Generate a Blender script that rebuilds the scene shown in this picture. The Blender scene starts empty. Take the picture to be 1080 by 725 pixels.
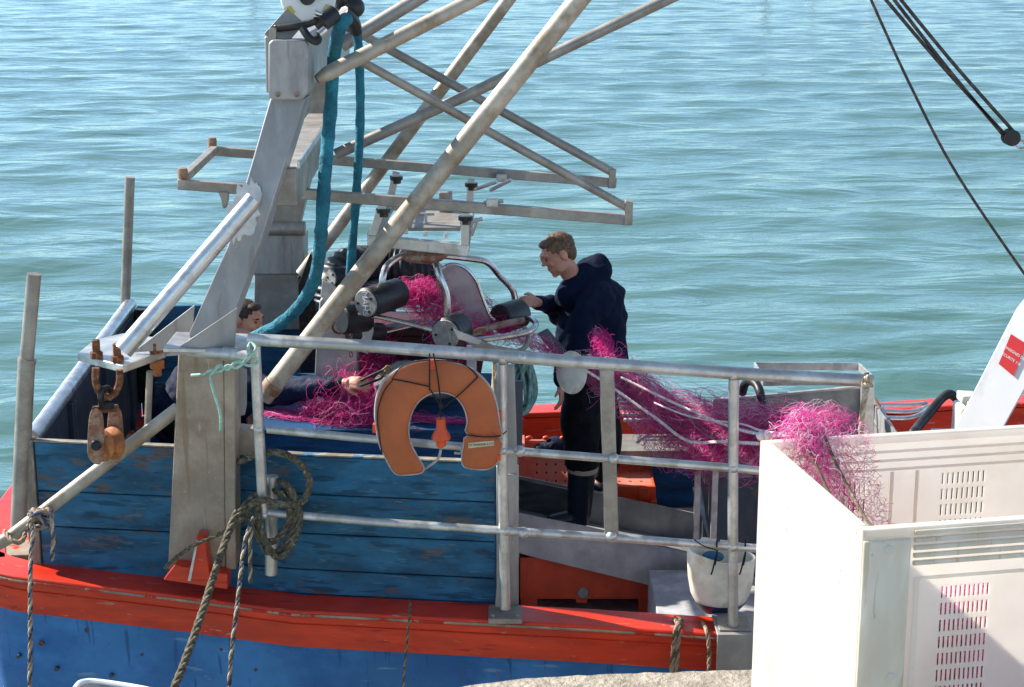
import bpy, bmesh, math, random
import numpy as np
from mathutils import Vector, Matrix, Quaternion, noise
R = math.radians
# ------------------------------------------------------------------ camera, sky, sun, exposure
scene = bpy.context.scene
COL = scene.collection
cam_d = bpy.data.cameras.new("camera"); cam = bpy.data.objects.new("camera", cam_d); COL.objects.link(cam)
cam.location = (0, 0, 4.2); cam.rotation_euler = (R(76), 0, 0)
cam_d.sensor_width = 36; cam_d.lens = 60; cam_d.clip_end = 6000; cam_d.clip_start = .05
scene.camera = cam
SUN_AZ = R(-66); SUN_EL = R(37)
world = bpy.data.worlds.new("World"); scene.world = world; world.use_nodes = True
nt = world.node_tree; bgn = nt.nodes["Background"]
sky = nt.nodes.new("ShaderNodeTexSky"); sky.sky_type = 'NISHITA'; sky.sun_disc = False
sky.sun_elevation = SUN_EL; sky.sun_rotation = SUN_AZ; sky.air_density = 1.0; sky.dust_density = 0.0; sky.ozone_density = 1.5
# a clean blue winter sky: the pale band low over the horizon is bluer than the model's
wtc = nt.nodes.new("ShaderNodeTexCoord"); wsx = nt.nodes.new("ShaderNodeSeparateXYZ"); wmr = nt.nodes.new("ShaderNodeMapRange"); wmx = nt.nodes.new("ShaderNodeMix")
wmx.data_type = 'RGBA'; wmx.blend_type = 'MULTIPLY'; wmr.inputs[1].default_value = 0; wmr.inputs[2].default_value = .55; wmr.inputs[3].default_value = 0; wmr.inputs[4].default_value = 1
nt.links.new(wtc.outputs["Generated"], wsx.inputs[0]); nt.links.new(wsx.outputs[2], wmr.inputs[0]); wmt = nt.nodes.new("ShaderNodeMix"); wmt.data_type = 'RGBA'; nt.links.new(wmr.outputs[0], wmt.inputs[0]); wmt.inputs[6].default_value = (.54, .81, 1.10, 1); wmt.inputs[7].default_value = (1.2, 1.0, .80, 1)
wmx.inputs[0].default_value = 1; nt.links.new(wmt.outputs[2], wmx.inputs[7])
nt.links.new(sky.outputs[0], wmx.inputs[6]); nt.links.new(wmx.outputs[2], bgn.inputs[0]); bgn.inputs[1].default_value = 0.115
sd = bpy.data.lights.new("sun", 'SUN'); sd.energy = 5.0; sd.angle = R(.5); sd.color = (1, .94, .85)
sun = bpy.data.objects.new("sun", sd); COL.objects.link(sun)
to_sun = Vector((math.sin(SUN_AZ)*math.cos(SUN_EL), math.cos(SUN_AZ)*math.cos(SUN_EL), math.sin(SUN_EL)))
sun.rotation_euler = to_sun.to_track_quat('Z', 'Y').to_euler()
vs = scene.view_settings; vs.view_transform = 'Standard'; vs.look = 'None'; vs.gamma = 1; vs.exposure = 0.88; vs.use_curve_mapping = False

# ------------------------------------------------------------------ helpers
PT = R(14)
def ray(u, v):
    a = (u-540)/1800; b = (362.5-v)/1800
    return Vector((a, math.cos(PT)+b*math.sin(PT), -math.sin(PT)+b*math.cos(PT)))
def P(u, v, Y):
    d = ray(u, v); t = Y/d.y; return Vector((d.x*t, Y, 4.2+d.z*t))
def PZ(u, v, z):
    d = ray(u, v); t = (z-4.2)/d.z; return Vector((d.x*t, d.y*t, z))
def PP(l): return [P(*q) for q in l]
def lerp(a, b, t): return a+(b-a)*t
def smooth(pts, n=8, closed=False):
    pts = [Vector(p) for p in pts]; out = []; N = len(pts)
    for i in range(N if closed else N-1):
        if closed: p0, p1, p2, p3 = pts[i-1], pts[i], pts[(i+1) % N], pts[(i+2) % N]
        else: p0, p1, p2, p3 = pts[max(i-1, 0)], pts[i], pts[i+1], pts[min(i+2, N-1)]
        for k in range(n):
            t = k/n
            out.append(.5*((2*p1)+(p2-p0)*t+(2*p0-5*p1+4*p2-p3)*t*t+(3*p1-p0-3*p2+p3)*t**3))
    if not closed: out.append(pts[-1])
    return out
def frames(pts):
    n = len(pts); T = []
    for i in range(n):
        d = pts[min(i+1, n-1)]-pts[max(i-1, 0)]
        T.append(d.normalized() if d.length > 1e-9 else Vector((0, 0, 1)))
    a = Vector((0, 0, 1)) if abs(T[0].z) < .9 else Vector((1, 0, 0))
    N = [(a-T[0]*a.dot(T[0])).normalized()]
    for i in range(1, n):
        v = N[-1]-T[i]*N[-1].dot(T[i])
        if v.length < 1e-6: v = T[i].orthogonal()
        N.append(v.normalized())
    return T, N
class G:
    def __init__(s): s.V = []; s.F = []; s.M = []; s.mi = 0
    def add(s, vs, fs):
        o = len(s.V); s.V += [tuple(v) for v in vs]
        for f in fs: s.F.append([i+o for i in f]); s.M.append(s.mi)
    def par(s, o, a, b, c):
        o, a, b, c = map(Vector, (o, a, b, c))
        v = [o, o+a, o+a+b, o+b, o+c, o+a+c, o+a+b+c, o+b+c]
        f = [(0, 3, 2, 1), (4, 5, 6, 7), (0, 1, 5, 4), (1, 2, 6, 5), (2, 3, 7, 6), (3, 0, 4, 7)]
        if a.cross(b).dot(c) < 0: f = [q[::-1] for q in f]
        s.add(v, f); return s
    def box(s, x0, x1, y0, y1, z0, z1): return s.par((x0, y0, z0), (x1-x0, 0, 0), (0, y1-y0, 0), (0, 0, z1-z0))
    def beam(s, p0, p1, w, h, up=(0, 0, 1)):
        p0 = Vector(p0); p1 = Vector(p1); d = p1-p0; t = d.normalized(); up = Vector(up)
        x = t.cross(up)
        if x.length < 1e-4: x = t.orthogonal()
        x.normalize(); z = x.cross(t).normalized()
        return s.par(p0-x*w/2-z*h/2, x*w, d, z*h)
    def tube(s, pts, r, n=10, cap=True, ell=None):
        pts = [Vector(p) for p in pts]; T, N = frames(pts); m = len(pts); vs = []
        for i, p in enumerate(pts):
            rr = r[i] if isinstance(r, (list, tuple)) else r
            B = T[i].cross(N[i])
            for k in range(n):
                a = 2*math.pi*k/n; vs.append(p+N[i]*math.cos(a)*rr+B*math.sin(a)*rr*(ell or 1))
        fs = [(i*n+k, i*n+(k+1) % n, (i+1)*n+(k+1) % n, (i+1)*n+k) for i in range(m-1) for k in range(n)]
        if cap: fs += [tuple(range(n))[::-1], tuple((m-1)*n+k for k in range(n))]
        s.add(vs, fs); return s
    def cyl(s, p0, p1, r, n=24, r1=None):
        return s.tube([p0, p1], [r, r if r1 is None else r1], n)
    def prism(s, poly, ext):
        poly = [Vector(p) for p in poly]; ext = Vector(ext); n = len(poly)
        nn = Vector((0, 0, 0))
        for i in range(n): nn += poly[i].cross(poly[(i+1) % n])
        if nn.dot(ext) > 0: poly = poly[::-1]
        vs = poly+[p+ext for p in poly]
        fs = [tuple(range(n)), tuple(range(2*n-1, n-1, -1))]+[(i, i+n, (i+1) % n+n, (i+1) % n) for i in range(n)]
        s.add(vs, fs); return s
    def lathe(s, o, ax, prof, n=24):
        o = Vector(o); ax = Vector(ax).normalized(); x = ax.orthogonal().normalized(); y = ax.cross(x); vs = []
        for r, h in prof:
            for k in range(n):
                a = 2*math.pi*k/n; vs.append(o+ax*h+(x*math.cos(a)+y*math.sin(a))*max(r, 1e-4))
        m = len(prof)
        fs = [(i*n+k, i*n+(k+1) % n, (i+1)*n+(k+1) % n, (i+1)*n+k) for i in range(m-1) for k in range(n)]
        fs += [tuple(range(n))[::-1], tuple((m-1)*n+k for k in range(n))]
        s.add(vs, fs); return s
    def ball(s, c, rx, ry=None, rz=None, rot=None, nu=20, nv=12):
        ry = ry or rx; rz = rz or rx; c = Vector(c); vs = [Vector((0, 0, rz))]
        for j in range(1, nv):
            t = math.pi*j/nv
            for k in range(nu):
                a = 2*math.pi*k/nu; vs.append(Vector((rx*math.sin(t)*math.cos(a), ry*math.sin(t)*math.sin(a), rz*math.cos(t))))
        vs.append(Vector((0, 0, -rz)))
        if rot is not None: vs = [rot @ v for v in vs]
        vs = [v+c for v in vs]; fs = []
        for k in range(nu): fs.append((0, 1+k, 1+(k+1) % nu))
        for j in range(nv-2):
            for k in range(nu):
                a = 1+j*nu+k; b = 1+j*nu+(k+1) % nu; fs.append((a, a+nu, b+nu, b))
        L = len(vs)-1
        for k in range(nu): fs.append((L, 1+(nv-2)*nu+(k+1) % nu, 1+(nv-2)*nu+k))
        s.add(vs, fs); return s
    def rope(s, pts, r, pitch=None, n=6, mats=(0, 0, 0)):
        pts = [Vector(p) for p in pts]; pitch = pitch or r*9
        L = [0]
        for i in range(1, len(pts)): L.append(L[-1]+(pts[i]-pts[i-1]).length)
        m = max(8, int(L[-1]/(pitch/8))); m = min(m, 900)
        Q = []; j = 0
        for i in range(m+1):
            d = L[-1]*i/m
            while j < len(pts)-2 and L[j+1] < d: j += 1
            Q.append(lerp(pts[j], pts[j+1], (d-L[j])/max(1e-9, L[j+1]-L[j])))
        T, N = frames(Q)
        for st in range(3):
            pp = []
            for i, q in enumerate(Q):
                a = 2*math.pi*(L[-1]*i/m/pitch+st/3); B = T[i].cross(N[i])
                pp.append(q+(N[i]*math.cos(a)+B*math.sin(a))*r*.48)
            s.mi = mats[st]; s.tube(pp, r*.56, n)
        s.mi = 0; return s
    def build(s, name, mat, parent=None, smooth=None, bevel=0, label=None, loc=None, remesh=None, subs=0, top=None):
        V = np.array(s.V, dtype=float)
        if loc is None:
            lo = V.min(0); hi = V.max(0); loc = Vector(((lo[0]+hi[0])/2, (lo[1]+hi[1])/2, lo[2]))
        V = V-np.array(loc)
        me = bpy.data.meshes.new(name); me.from_pydata([tuple(v) for v in V], [], s.F)
        ms = mat if isinstance(mat, (list, tuple)) else [mat]
        for m in ms: me.materials.append(m)
        me.polygons.foreach_set("material_index", s.M)
        if smooth is None: smooth = 35
        me.polygons.foreach_set("use_smooth", [bool(smooth)]*len(me.polygons))
        if smooth and smooth < 180: me.set_sharp_from_angle(angle=R(smooth))
        me.validate(); me.update()
        o = bpy.data.objects.new(name, me); COL.objects.link(o); o.location = loc
        if remesh:
            rm = o.modifiers.new("remesh", 'REMESH'); rm.mode = 'VOXEL'; rm.voxel_size = remesh; rm.use_smooth_shade = True
            sm = o.modifiers.new("smooth", 'SMOOTH'); sm.factor = .5; sm.iterations = 5
        if bevel:
            b = o.modifiers.new("bevel", 'BEVEL'); b.width = bevel; b.segments = 2; b.limit_method = 'ANGLE'; b.angle_limit = R(40); b.harden_normals = False
        if parent is not None:
            o.parent = parent; o.matrix_parent_inverse = Matrix.Translation(parent.location).inverted()
            if parent.parent is not None or parent.type == 'MESH':
                # world location of the parent
                w = Vector(parent.location); q = parent
                o.matrix_parent_inverse = Matrix.Translation(w).inverted()
        if label: o["label"] = label
        if top: tag(o, *top)
        return o
def tag(o, label, cat, group=None):
    o["label"] = label; o["category"] = cat
    if group: o["group"] = group
    return o
def empty(name, loc, label, cat, group=None):
    o = bpy.data.objects.new(name, None); COL.objects.link(o); o.location = loc; o.empty_display_size = .1
    return tag(o, label, cat, group)
def struct(o): o["kind"] = "structure"; return o

# ------------------------------------------------------------------ materials
def mk(name):
    m = bpy.data.materials.new(name); m.use_nodes = True; t = m.node_tree
    return m, t, t.nodes["Principled BSDF"]
def N_(t, k, **kw):
    n = t.nodes.new("ShaderNode"+k)
    for a, b in kw.items():
        if a in ("inputs",): continue
        setattr(n, a, b)
    return n
def mat(name, base, rough=.5, metal=0, col2=None, s2=6, lo=.45, hi=.6, col3=None, s3=18, lo3=.6, hi3=.68, stretch=(1, 1, 1),
        vary=.12, bump=.15, bs=60, spec=.5, bdist=.004, detail=8, coat=0, trans=0, sss=0, lines=None):
    m, t, p = mk(name); L = t.links
    tc = N_(t, "TexCoord"); mp = N_(t, "Mapping"); mp.inputs["Scale"].default_value = stretch
    L.new(tc.outputs["Object"], mp.inputs[0]); vec = mp.outputs[0]
    def noi(sc, det=detail, rgh=.6):
        n = N_(t, "TexNoise"); n.inputs["Scale"].default_value = sc; n.inputs["Detail"].default_value = det; n.inputs["Roughness"].default_value = rgh
        L.new(vec, n.inputs["Vector"]); return n.outputs[0]
    def ramp(src, a, b):
        r = N_(t, "MapRange"); r.inputs[1].default_value = a; r.inputs[2].default_value = b; r.clamp = True
        L.new(src, r.inputs[0]); return r.outputs[0]
    def mix(f, a, b):
        x = N_(t, "Mix", data_type='RGBA'); L.new(f, x.inputs[0])
        for i, c in ((6, a), (7, b)):
            if isinstance(c, tuple): x.inputs[i].default_value = (*c, 1)
            else: L.new(c, x.inputs[i])
        return x.outputs[2]
    dark = tuple(c*(1-vary*2) for c in base); lite = tuple(min(1, c*(1+vary*2)) for c in base)
    col = mix(ramp(noi(s2*.7, 4), .35, .65), dark, lite)
    if col2: col = mix(ramp(noi(s2, 10, .65), lo, hi), col, col2)
    if col3: col = mix(ramp(noi(s3, 10, .7), lo3, hi3), col, col3)
    if lines:  # long thin scratches, runs or wood grain
        for (st, sc, thr, lc, amt) in lines:
            m2_ = N_(t, "Mapping"); m2_.inputs["Scale"].default_value = st; m2_.inputs["Rotation"].default_value = (0, .05*sc/10, 0); L.new(tc.outputs["Object"], m2_.inputs[0])
            n2_ = N_(t, "TexNoise"); n2_.inputs["Scale"].default_value = sc; n2_.inputs["Detail"].default_value = 5; L.new(m2_.outputs[0], n2_.inputs["Vector"])
            r2_ = N_(t, "MapRange"); r2_.inputs[1].default_value = thr; r2_.inputs[2].default_value = thr+.05; r2_.inputs[4].default_value = amt; L.new(n2_.outputs[0], r2_.inputs[0])
            col = mix(r2_.outputs[0], col, lc)
    L.new(col, p.inputs["Base Color"])
    rr = ramp(noi(s2*1.7, 5), .3, .7); mr = N_(t, "MapRange"); mr.inputs[3].default_value = max(.04, rough-.1); mr.inputs[4].default_value = min(1, rough+.12)
    L.new(rr, mr.inputs[0]); L.new(mr.outputs[0], p.inputs["Roughness"])
    p.inputs["Metallic"].default_value = metal; p.inputs["Specular IOR Level"].default_value = spec
    if coat: p.inputs["Coat Weight"].default_value = coat; p.inputs["Coat Roughness"].default_value = .15
    if sss:
        p.inputs["Subsurface Weight"].default_value = sss; p.inputs["Subsurface Scale"].default_value = .01; p.inputs["Subsurface Radius"].default_value = (1, .35, .2)
    if bump:
        b = N_(t, "Bump"); b.inputs["Strength"].default_value = bump; b.inputs["Distance"].default_value = bdist
        L.new(noi(bs, 6), b.inputs["Height"]); L.new(b.outputs[0], p.inputs["Normal"])
    if trans:
        tr = N_(t, "BsdfTranslucent"); L.new(col, tr.inputs[0]); ms = N_(t, "MixShader"); ms.inputs[0].default_value = trans
        L.new(p.outputs[0], ms.inputs[1]); L.new(tr.outputs[0], ms.inputs[2]); L.new(ms.outputs[0], t.nodes["Material Output"].inputs[0])
    return m
M = {}
M['steel'] = mat("galvanised_steel", (.60, .59, .57), .40, .7, (.46, .44, .41), 9, .5, .62, (.34, .25, .16), 30, .66, .72, bump=.12)
M['steel_worn'] = mat("weathered_steel", (.37, .34, .30), .5, .45, (.25, .22, .19), 7, .45, .65, (.5, .48, .45), 45, .6, .7, bump=.25, bs=90)
M['beige_steel'] = mat("dull_oxidised_steel", (.43, .34, .26), .62, .15, (.31, .23, .17), 5, .42, .62, (.55, .5, .43), 55, .6, .68, bump=.3, bs=120, lines=[((1, 1, 0.06), 26, 0.6, (0.27, 0.17, 0.09), 0.6), ((1, 1, 0.1), 50, 0.66, (0.6, 0.55, 0.48), 0.5)])
M['grey_steel'] = mat("grey_brushed_steel", (.39, .38, .375), .48, .4, (.30, .29, .285), 6, .45, .62, (.6, .59, .58), 40, .64, .7, bump=.15, stretch=(1, 1, .4), lines=[((1, 1, 0.08), 26, 0.63, (0.24, 0.21, 0.19), 0.6)])
M['pole'] = mat("pole_steel", (.50, .44, .36), .5, .35, (.30, .23, .16), 5, .45, .6, (.6, .55, .48), 30, .66, .74, bump=.2)
M['stainless'] = mat("stainless_tube", (.62, .62, .62), .24, .95, (.5, .49, .47), 12, .5, .6, bump=.06, vary=.06)
M['bright_steel'] = mat("polished_tube", (.66, .68, .70), .32, .8, (.5, .5, .52), 10, .5, .62, bump=.1, vary=.08)
M['white_paintpatch'] = mat("zinc_primer", (.66, .66, .66), .6, .1, (.5, .5, .5), 12, .45, .6, bump=.3)
M['rust'] = mat("rust", (.20, .075, .035), .85, .1, (.10, .04, .025), 20, .4, .6, (.36, .15, .05), 50, .5, .6, bump=.8, bs=140)
M['rust_cheek'] = mat("rusty_cheek", (.42, .30, .22), .7, .2, (.25, .11, .06), 14, .42, .55, (.10, .05, .03), 40, .58, .66, bump=.4)
M['rust_wheel'] = mat("rusty_wheel", (.42, .15, .04), .7, .1, (.26, .08, .03), 25, .45, .6, bump=.3)
M['black_metal'] = mat("greased_shackle", (.025, .022, .02), .35, .4, (.1, .05, .03), 30, .55, .65, bump=.3)
M['blue_wood'] = mat("blue_painted_planks", (.023, .122, .225), .6, 0, (.20, .14, .11), 5, .575, .65, (.012, .05, .09), 5, .54, .74, stretch=(1, 1, 3), vary=.2, bump=.5, bs=40, spec=.3, lines=[((0.06, 1, 1), 34, 0.57, (0.008, 0.05, 0.1), 0.7), ((0.07, 1, 1), 60, 0.62, (0.12, 0.2, 0.26), 0.6)])
M['blue_in'] = mat("blue_interior_paint", (.008, .062, .17), .8, 0, (.16, .06, .035), 5, .62, .66, (.008, .035, .09), 7, .58, .7, stretch=(1, 1, 5), vary=.2, bump=.3, spec=.3, lines=[((0.06, 1, 1), 34, 0.6, (0.005, 0.03, 0.08), 0.7)])
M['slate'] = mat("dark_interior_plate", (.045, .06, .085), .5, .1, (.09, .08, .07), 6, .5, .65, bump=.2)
M['hull_blue'] = mat("blue_hull_paint", (.055, .21, .56), .42, 0, (.032, .13, .42), 3, .45, .65, (.012, .04, .12), 14, .66, .70, stretch=(1, 1, 1.4), vary=.1, bump=.18, bs=14, bdist=.01, lines=[((1, 1, 0.08), 26, 0.62, (0.02, 0.08, 0.26), 0.7), ((0.12, 1, 1), 22, 0.66, (0.3, 0.42, 0.62), 0.5), ((1, 1, 0.06), 40, 0.68, (0.22, 0.1, 0.05), 0.6)])
M['red'] = mat("red_gunwale_paint", (.70, .04, .008), .38, 0, (.54, .024, .006), 4, .45, .65, (.40, .26, .20), 11, .635, .66, stretch=(.6, 1, 3), vary=.12, bump=.25, bs=30, coat=.15, lines=[((0.08, 1, 1), 30, 0.64, (0.3, 0.012, 0.006), 0.8), ((0.06, 1, 1), 55, 0.68, (0.62, 0.42, 0.36), 0.7)])
M['bare_wood'] = mat("bare_wood_edge", (.42, .32, .24), .8, 0, (.25, .2, .15), 8, .4, .6, (.5, .03, .015), 5, .5, .53, bump=.4)
M['cap_wood'] = mat("bleached_capping", (.36, .33, .27), .8, 0, (.2, .17, .13), 8, .4, .6, (.05, .16, .28), 6, .55, .6, bump=.4)
M['grey_wood'] = mat("weathered_trim", (.33, .29, .24), .8, 0, (.2, .17, .14), 9, .4, .6, (.03, .13, .25), 16, .62, .66, stretch=(4, 4, 1), bump=.4)
M['deck'] = mat("worn_deck_paint", (.50, .49, .50), .7, 0, (.36, .35, .36), 9, .4, .6, (.15, .12, .11), 40, .62, .68, bump=.4)
M['orange'] = mat("orange_vinyl", (.48, .125, .036), .6, 0, (.40, .095, .03), 4, .4, .65, (.2, .07, .035), 9, .66, .76, bump=.35, bs=16, bdist=.02, lines=[((1, 1, 0.2), 14, 0.66, (0.25, 0.08, 0.035), 0.5)])
M['orange_plastic'] = mat("orange_plastic", (.85, .12, .03), .35, 0, vary=.05, bump=.05, trans=.25)
M['piping'] = mat("grey_piping", (.46, .44, .43), .6, 0, (.3, .3, .3), 14, .5, .6)
M['black'] = mat("black_rubber", (.016, .016, .018), .45, 0, (.05, .045, .045), 10, .55, .7, (.10, .09, .08), 30, .62, .7, bump=.35)
M['black_cloth'] = mat("black_cord", (.012, .012, .013), .8, 0, bump=.2)
M['roller_cap'] = mat("worn_alloy_cap", (.33, .32, .31), .55, .3, (.22, .21, .20), 20, .4, .6, (.12, .1, .09), 40, .62, .68, bump=.5, stretch=(3, 1, 1))
M['maroon'] = mat("maroon_tub", (.085, .012, .014), .55, 0, (.045, .01, .01), 6, .45, .6, bump=.15)
M['greybox'] = mat("salt_stained_plate", (.50, .49, .46), .6, .2, (.34, .33, .31), 7, .42, .6, (.18, .16, .14), 26, .60, .7, bump=.3)
M['tarp'] = mat("grey_tarpaulin", (.28, .28, .27), .8, 0, (.2, .2, .2), 20, .4, .6, bump=.8, bs=50, bdist=.02)
M['teal'] = mat("teal_sleeve", (.02, .22, .30), .8, 0, (.012, .13, .20), 10, .42, .6, (.12, .34, .40), 22, .62, .7, bump=1, bs=24, bdist=.03)
M['rope_grey'] = mat("weedy_rope", (.16, .13, .08), .95, 0, (.06, .052, .033), 45, .4, .6, (.34, .32, .24), 60, .55, .65, bump=.8, bs=200)
M['rope_cream'] = mat("cream_rope", (.60, .52, .38), .9, 0, (.4, .33, .22), 40, .4, .6, bump=.6, bs=200)
M['rope_tan'] = mat("tan_rope", (.44, .33, .23), .9, 0, (.25, .18, .12), 40, .4, .6, bump=.6, bs=200)
M['rope_navy'] = mat("navy_fleck", (.04, .05, .12), .9, 0, (.3, .26, .2), 50, .5, .6, bump=.5, bs=200)
M['rope_teal'] = mat("teal_rope", (.10, .22, .21), .85, 0, (.22, .34, .31), 30, .45, .6, bump=.5, bs=200)
M['string_green'] = mat("green_twine", (.28, .52, .42), .8, 0, (.5, .65, .55), 40, .45, .6, bump=.4)
M['wire'] = mat("rigging_line", (.035, .03, .03), .6, 0, (.12, .08, .06), 30, .5, .6, bump=.3)
M['red_box'] = mat("red_fish_box", (.62, .06, .012), .5, 0, (.5, .045, .01), 5, .42, .62, bump=.15)
M['salmon'] = mat("faded_orange_crate", (.90, .28, .17), .5, 0, (.82, .36, .28), 5, .4, .6, bump=.1, trans=.4)
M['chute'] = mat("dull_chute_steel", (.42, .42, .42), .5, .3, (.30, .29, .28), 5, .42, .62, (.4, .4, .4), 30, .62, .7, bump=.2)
M['chute_wood'] = mat("dark_grained_board", (.07, .075, .085), .5, .1, (.12, .12, .13), 5, .45, .6, stretch=(1, 5, 5), bump=.3)
M['white_plastic'] = mat("dirty_white_plastic", (.84, .80, .68), .5, 0, (.62, .54, .40), 7, .52, .66, (.3, .25, .18), 30, .64, .7, bump=.15, sss=.1)
M['navy_plastic'] = mat("navy_base", (.01, .015, .06), .4, 0)
M['white_steel'] = mat("white_gloss_steel", (.86, .86, .85), .35, 0, (.74, .73, .70), 5, .5, .65, bump=.05, vary=.02)
M['sign_red'] = mat("sign_red", (.62, .03, .03), .45, 0, vary=.02, bump=0)
M['white'] = mat("white_marking", (.85, .85, .84), .5, 0, vary=.02, bump=0)
M['cream_label'] = mat("cream_label", (.62, .58, .38), .6, 0, bump=0)
M['ink'] = mat("ink", (.03, .035, .03), .7, 0, bump=0)
M['yellow'] = mat("yellow_patch", (.75, .55, .03), .45, 0, bump=0)
M['bin'] = mat("translucent_white_bin", (.94, .91, .86), .4, 0, (.88, .84, .77), 3, .5, .7, bump=.08, vary=.02, trans=.6)
M['bin_dirty'] = mat("stained_white_bin", (.94, .88, .76), .5, 0, (.80, .73, .58), 5, .42, .66, (.45, .44, .38), 24, .64, .72, stretch=(1, 1, .35), bump=.15, trans=.35, lines=[((1, 1, 0.08), 30, 0.6, (0.6, 0.55, 0.42), 0.6)])
M['concrete'] = mat("quay_concrete", (.42, .37, .30), .9, 0, (.28, .25, .20), 12, .42, .62, (.55, .5, .43), 60, .55, .66, bump=1, bs=38, bdist=.03)
M['pink'] = mat("pink_net_twine", (1, .17, .56), .45, 0, vary=.1, bump=0, trans=.6)
M['magenta'] = mat("magenta_net_twine", (.95, .05, .42), .5, 0, vary=.1, bump=0, trans=.5)
M['palepink'] = mat("pale_net_twine", (.98, .66, .80), .45, 0, vary=.06, bump=0, trans=.5)
M['float_line'] = mat("float_line", (.82, .70, .66), .7, 0, (.7, .4, .45), 30, .5, .6, bump=.3)
M['guide'] = mat("dull_guide_plate", (.50, .42, .44), .45, .3, (.42, .30, .34), 6, .45, .6, bump=.1)
M['skin'] = mat("skin", (.60, .30, .20), .5, 0, (.50, .20, .14), 14, .45, .65, vary=.05, bump=.1, bs=200, bdist=.001, sss=.25)
M['hair_brown'] = mat("brown_hair", (.10, .05, .024), .6, 0, (.20, .11, .05), 60, .45, .6, stretch=(1, 1, .5), bump=.5, bs=260)
M['hair_dark'] = mat("dark_hair", (.03, .018, .013), .6, 0, (.06, .035, .02), 60, .45, .6, bump=.8, bs=180)
M['navy'] = mat("navy_fleece", (.004, .008, .026), .92, 0, (.007, .013, .036), 6, .4, .6, bump=.35, bs=300, spec=.15)
M['navy_wet'] = mat("navy_oilskin", (.005, .010, .034), .7, 0, (.009, .016, .05), 8, .4, .6, spec=.25, bump=.5, bs=18, bdist=.02)
M['trouser'] = mat("black_work_trousers", (.008, .009, .013), .85, 0, (.018, .018, .022), 8, .4, .6, bump=.4, bs=150, spec=.2)
M['boot'] = mat("rubber_boot", (.010, .022, .040), .33, 0, (.03, .035, .04), 10, .55, .7, bump=.15)
M['boot_band'] = mat("boot_band", (.55, .47, .33), .6, 0, bump=.1)
M['brass'] = mat("old_brass", (.28, .19, .08), .5, .6, (.1, .06, .03), 30, .5, .6, bump=.3)
M['eye'] = mat("eye", (.02, .015, .012), .2, 0, bump=0)

# flat text as raised letters
def letters(txt, size, origin, xdir, ydir, mt, name, parent, depth=.0008, width=None):
    c = bpy.data.curves.new(name, 'FONT'); c.body = txt; c.size = size; c.extrude = depth; c.align_x = 'CENTER'; c.align_y = 'CENTER'
    c.materials.append(mt)
    tmp = bpy.data.objects.new(name, c); COL.objects.link(tmp); bpy.context.view_layer.update()
    me = bpy.data.meshes.new_from_object(tmp.evaluated_get(bpy.context.evaluated_depsgraph_get())); bpy.data.objects.remove(tmp)
    o = bpy.data.objects.new(name, me); COL.objects.link(o); me.name = name
    x = Vector(xdir).normalized(); y = Vector(ydir); y = (y-x*y.dot(x)).normalized(); z = x.cross(y)
    Mx = Matrix((x, y, z)).transposed().to_4x4(); Mx.translation = Vector(origin)
    o.matrix_world = Mx
    o.parent = parent; o.matrix_parent_inverse = Matrix.Translation(parent.location).inverted()
    return o

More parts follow.
